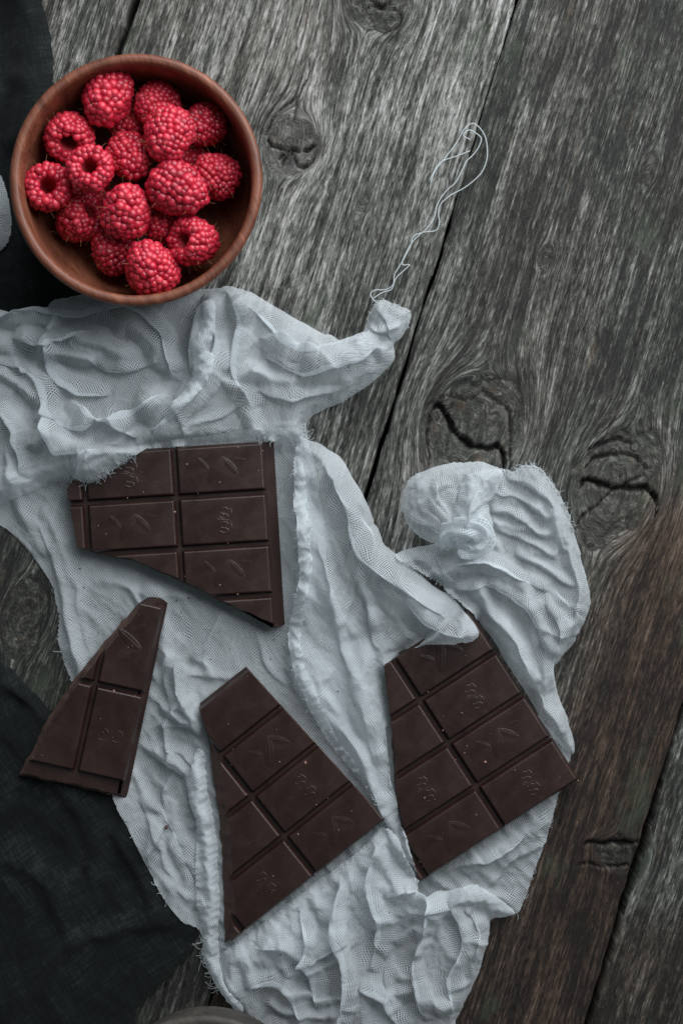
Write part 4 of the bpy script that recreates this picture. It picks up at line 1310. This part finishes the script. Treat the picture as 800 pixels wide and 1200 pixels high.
# ------------------------------------------------------------------ bowls
def lathe(name, prof, n, mat, parent):
    V = []; F = []
    for (r, z) in prof:
        for k in range(n):
            a = 2 * math.pi * k / n
            V.append((r * math.cos(a), r * math.sin(a), z))
    m = len(prof)
    for i in range(m - 1):
        for k in range(n):
            F.append((i * n + k, i * n + (k + 1) % n, (i + 1) * n + (k + 1) % n, (i + 1) * n + k))
    me = mesh_quads(name, np.array(V), np.array(F))
    return link(name, me, mat, parent)


def bowl_profiles(R, H, t):
    outer = [(0.0005, 0.0), (R * 0.54, 0.0), (R * 0.60, 0.0012), (R * 0.79, H * 0.12), (R * 0.91, H * 0.36), (R * 0.965, H * 0.70), (R * 0.985, H * 0.90)]
    rimp = [(R + 0.0003, H * 0.94), (R + 0.0001, H * 0.975), (R - t * 0.22, H * 0.996), (R - t * 0.5, H), (R - t * 0.80, H * 0.992), (R - t, H * 0.965)]
    inner = [(R - t, H * 0.965), (R - t * 1.12, H * 0.86), (R * 0.905, H * 0.62), (R * 0.85, H * 0.36), (R * 0.66, H * 0.15), (R * 0.32, H * 0.09), (0.0005, H * 0.08)]
    sm = lambda q: [tuple(v) for v in smooth_poly(q, False, 5)]
    return sm(outer), sm([outer[-1]] + rimp), sm(inner)


BR, BHH, BTK = 147 * S * 0.936, 0.050, 0.0043
bc = P(160, 211.5, 0.05)
BZ = 0.0032
bowl = empty('raspberry_bowl', (bc.x, bc.y, BZ), 0.5)
tag(bowl, 'round reddish brown wooden bowl holding the raspberries', 'bowl', 'wooden bowls')
po, pr, pi_ = bowl_profiles(BR, BHH, BTK)
lathe('outer_wall', po, 128, BOWL, bowl)
lathe('rim', pr, 128, BOWL, bowl)
lathe('inner_wall', pi_, 128, BOWL, bowl)

b2 = P(238, 1322, 0.05)
bowl2 = empty('wooden_dish', (b2.x, b2.y, 0.001), 0.9)
tag(bowl2, 'grey brown wooden dish whose rim just shows at the bottom edge', 'dish', 'wooden bowls')
po, pr, pi_ = bowl_profiles(131 * S * 0.936, 0.050, 0.006)
lathe('outer_wall', po, 96, BOWL2, bowl2)
lathe('rim', pr, 96, BOWL2, bowl2)
lathe('inner_wall', pi_, 96, BOWL2, bowl2)

# ------------------------------------------------------------------ raspberries
_b = bmesh.new(); bmesh.ops.create_icosphere(_b, subdivisions=2, radius=1.0)
_b.verts.ensure_lookup_table()
ICO_V = np.array([v.co[:] for v in _b.verts]); ICO_F = np.array([[v.index for v in f.verts] for f in _b.faces]); _b.free()


def raspberry(center, axis, rad, length, seed, notch=0.0, label=''):
    """axis points from the rounded tip to the open hollow end"""
    r = random.Random(seed)
    d = 0.0035 * (rad / 0.0115) * r.uniform(0.92, 1.06)
    # meridian: tip -> shoulder -> mouth -> lip
    mer = smooth_poly([np.array(q) for q in ((0.0, -0.52 * length), (rad * 0.44, -0.47 * length), (rad * 0.78, -0.24 * length), (rad * 0.97, 0.06 * length),
                                           (rad * 0.98, 0.30 * length), (rad * 0.76, 0.47 * length), (rad * 0.50, 0.46 * length))], False, 14)
    mer = np.array(mer)
    arc = np.concatenate([[0], np.cumsum(np.linalg.norm(np.diff(mer, axis=0), axis=1))])
    rows = int(round(arc[-1] / (d * 0.80)))
    na = r.uniform(0, 6.28); tone_ = r.uniform(0.0, 0.45)
    Vs = []; Fs = []; dr = []; base = 0; hairs = []
    for k in range(rows + 1):
        s_ = arc[-1] * (k + 0.12) / (rows + 0.12)
        s_ = min(s_, arc[-1])
        rr_ = np.interp(s_, arc, mer[:, 0]); zz_ = np.interp(s_, arc, mer[:, 1])
        e = 0.0004
        tr = np.interp(min(s_ + e, arc[-1]), arc, mer[:, 0]) - np.interp(max(s_ - e, 0), arc, mer[:, 0])
        tz = np.interp(min(s_ + e, arc[-1]), arc, mer[:, 1]) - np.interp(max(s_ - e, 0), arc, mer[:, 1])
        nl = math.hypot(tr, tz); tr /= nl; tz /= nl
        cnt = max(1, int(round(2 * math.pi * rr_ / (d * 0.93))))
        off = r.uniform(0, 6.28)
        for j in range(cnt):
            a = off + 2 * math.pi * (j + r.uniform(-0.26, 0.26)) / cnt
            nt = 1 - notch * math.exp(-(((a - na + math.pi) % (2 * math.pi) - math.pi) / 0.5) ** 2)
            if cnt == 1: rloc = 0
            else: rloc = rr_ * nt
            rad_v = np.array([math.cos(a), math.sin(a), 0]); tan_v = np.array([-math.sin(a), math.cos(a), 0])
            nrm = rad_v * tz + np.array([0, 0, -tr]); mrd = rad_v * tr + np.array([0, 0, tz])
            c0_ = rad_v * rloc + np.array([0, 0, zz_ + d * r.uniform(-0.2, 0.2)]) - nrm * d * (0.46 + r.uniform(-0.09, 0.09))
            sz = d * r.uniform(0.55, 0.75)
            M = np.stack([tan_v * sz * 1.0, mrd * sz * 1.02, nrm * sz * 1.18], 0)
            Vs.append(ICO_V @ M + c0_); Fs.append(ICO_F + base); base += len(ICO_V)
            dr.append(np.full(len(ICO_V), tone_ + 0.55 * r.random()))
            if r.random() < 0.18 and s_ < arc[-1] * 0.8:
                st = c0_ + nrm * sz * 1.1
                bend = np.array([r.uniform(-1, 1), r.uniform(-1, 1), r.uniform(-1, 1)]) * 0.0012
                hairs.append([st + nrm * 0.0026 * t + bend * t * t for t in (0, .35, .7, 1.0)])
    root = empty('raspberry', center)
    q = Vector((0, 0, 1)).rotation_difference(Vector(axis).normalized())
    root.rotation_mode = 'QUATERNION'; root.rotation_quaternion = q
    tag(root, label, 'raspberry', 'raspberries in the bowl')
    V = np.concatenate(Vs); V += 0.00012 * rng.standard_normal(V.shape) * 0
    me = mesh_quads('drupelets', V, np.concatenate(Fs))
    at = me.attributes.new('drupe', 'FLOAT', 'POINT'); at.data.foreach_set('value', np.concatenate(dr).astype(np.float32))
    link('drupelets', me, BERRY, root)
    # hollow core
    prof = [(0.0004, -0.40 * length), (rad * 0.55, -0.30 * length), (rad * 0.78, 0.05 * length), (rad * 0.74, 0.34 * length), (rad * 0.50, 0.42 * length),
            (rad * 0.36, 0.36 * length), (rad * 0.30, 0.05 * length), (rad * 0.16, -0.18 * length), (0.0004, -0.22 * length)]
    lathe('core', smooth_poly([np.array(p_) for p_ in prof], False, 3), 24, BERRYIN, root)
    tubes('hairs', hairs, (0.00007, 0.00004), HAIR, root, 3)
    return root


# pixel centre, height mm, axis (towards hollow end), radius px, length factor, notch, label
RB = [
    (126, 117, 46, (0.25, 0.75, -0.55), 33, 1.95, 0.24, 'large raspberry nearest the top rim of the bowl, notched on its right side'),
    (182, 124, 35, (0.3, 0.5, -0.8), 29, 1.8, 0.0, 'shaded raspberry behind the top row, beside the notched large one'),
    (237, 147, 40, (0.5, 0.4, -0.75), 27, 1.9, 0.0, 'raspberry at the upper right wall of the bowl'),
    (82, 158, 40, (0.05, -0.62, 0.70), 31, 1.7, 0.0, 'raspberry at upper left with its hollow facing the lower side'),
    (198, 161, 48, (0.15, 0.75, -0.35), 33, 1.85, 0.22, 'bright raspberry with a dented top, right of the bowl centre'),
    (153, 186, 39, (-0.35, 0.6, -0.6), 28, 2.0, 0.0, 'raspberry in the middle of the bowl, right of the open hollow one'),
    (107, 199, 50, (0.0, 0.05, 1.0), 29, 1.55, 0.0, 'raspberry showing its round dark hollow straight up, left of centre'),
    (56, 221, 42, (0.18, 0.02, 0.95), 30, 1.6, 0.0, 'leftmost raspberry, its torn hollow opening turned upward'),
    (251, 204, 33, (0.6, -0.3, -0.6), 28, 1.9, 0.0, 'dim raspberry low against the right wall of the bowl'),
    (211, 223, 47, (-0.75, 0.45, -0.30), 34, 1.95, 0.20, 'large curved raspberry right of centre with a grey sheen'),
    (148, 245, 46, (-0.15, -0.75, -0.6), 31, 1.9, 0.0, 'raspberry with its blunt tip up, just below the bowl centre'),
    (92, 258, 28, (0.65, 0.35, 0.45), 29, 1.8, 0.0, 'shadowed raspberry low on the left under the two hollow ones'),
    (230, 283, 41, (-0.62, -0.05, 0.65), 30, 1.75, 0.0, 'raspberry at lower right with its hollow turned left'),
    (176, 312, 44, (0.3, -0.55, -0.75), 33, 1.8, 0.0, 'glossy raspberry nearest the bottom rim of the bowl'),
    (133, 291, 28, (0.3, -0.5, -0.6), 29, 1.8, 0.0, 'dark raspberry half hidden left of the glossy bottom one'),
    (192, 262, 28, (0.4, 0.3, -0.8), 28, 1.8, 0.0, 'deeply shadowed raspberry beneath the large curved one'),
    (152, 145, 24, (0.1, 0.6, -0.6), 28, 1.8, 0.0, 'deeply shadowed raspberry under the top row of berries'),
    (100, 228, 21, (0.1, 0.2, -0.9), 28, 1.8, 0.0, 'deeply shadowed raspberry beneath the bowl centre'),
    (215, 190, 24, (0.5, 0.2, -0.8), 28, 1.8, 0.0, 'deeply shadowed raspberry between the dented one and the curved one'),
]
for i, (px, py, zmm, ax, rpx, lf, nt, lab) in enumerate(RB):
    z = zmm * 0.001 - (0.007 if zmm > 36 else 0.004)
    c3 = P(px, py, z)
    rad = rpx * S * (HC - z) / HC * 0.90
    raspberry(c3, ax, rad, rad * lf * 1.05, 500 + i * 13, nt, lab)
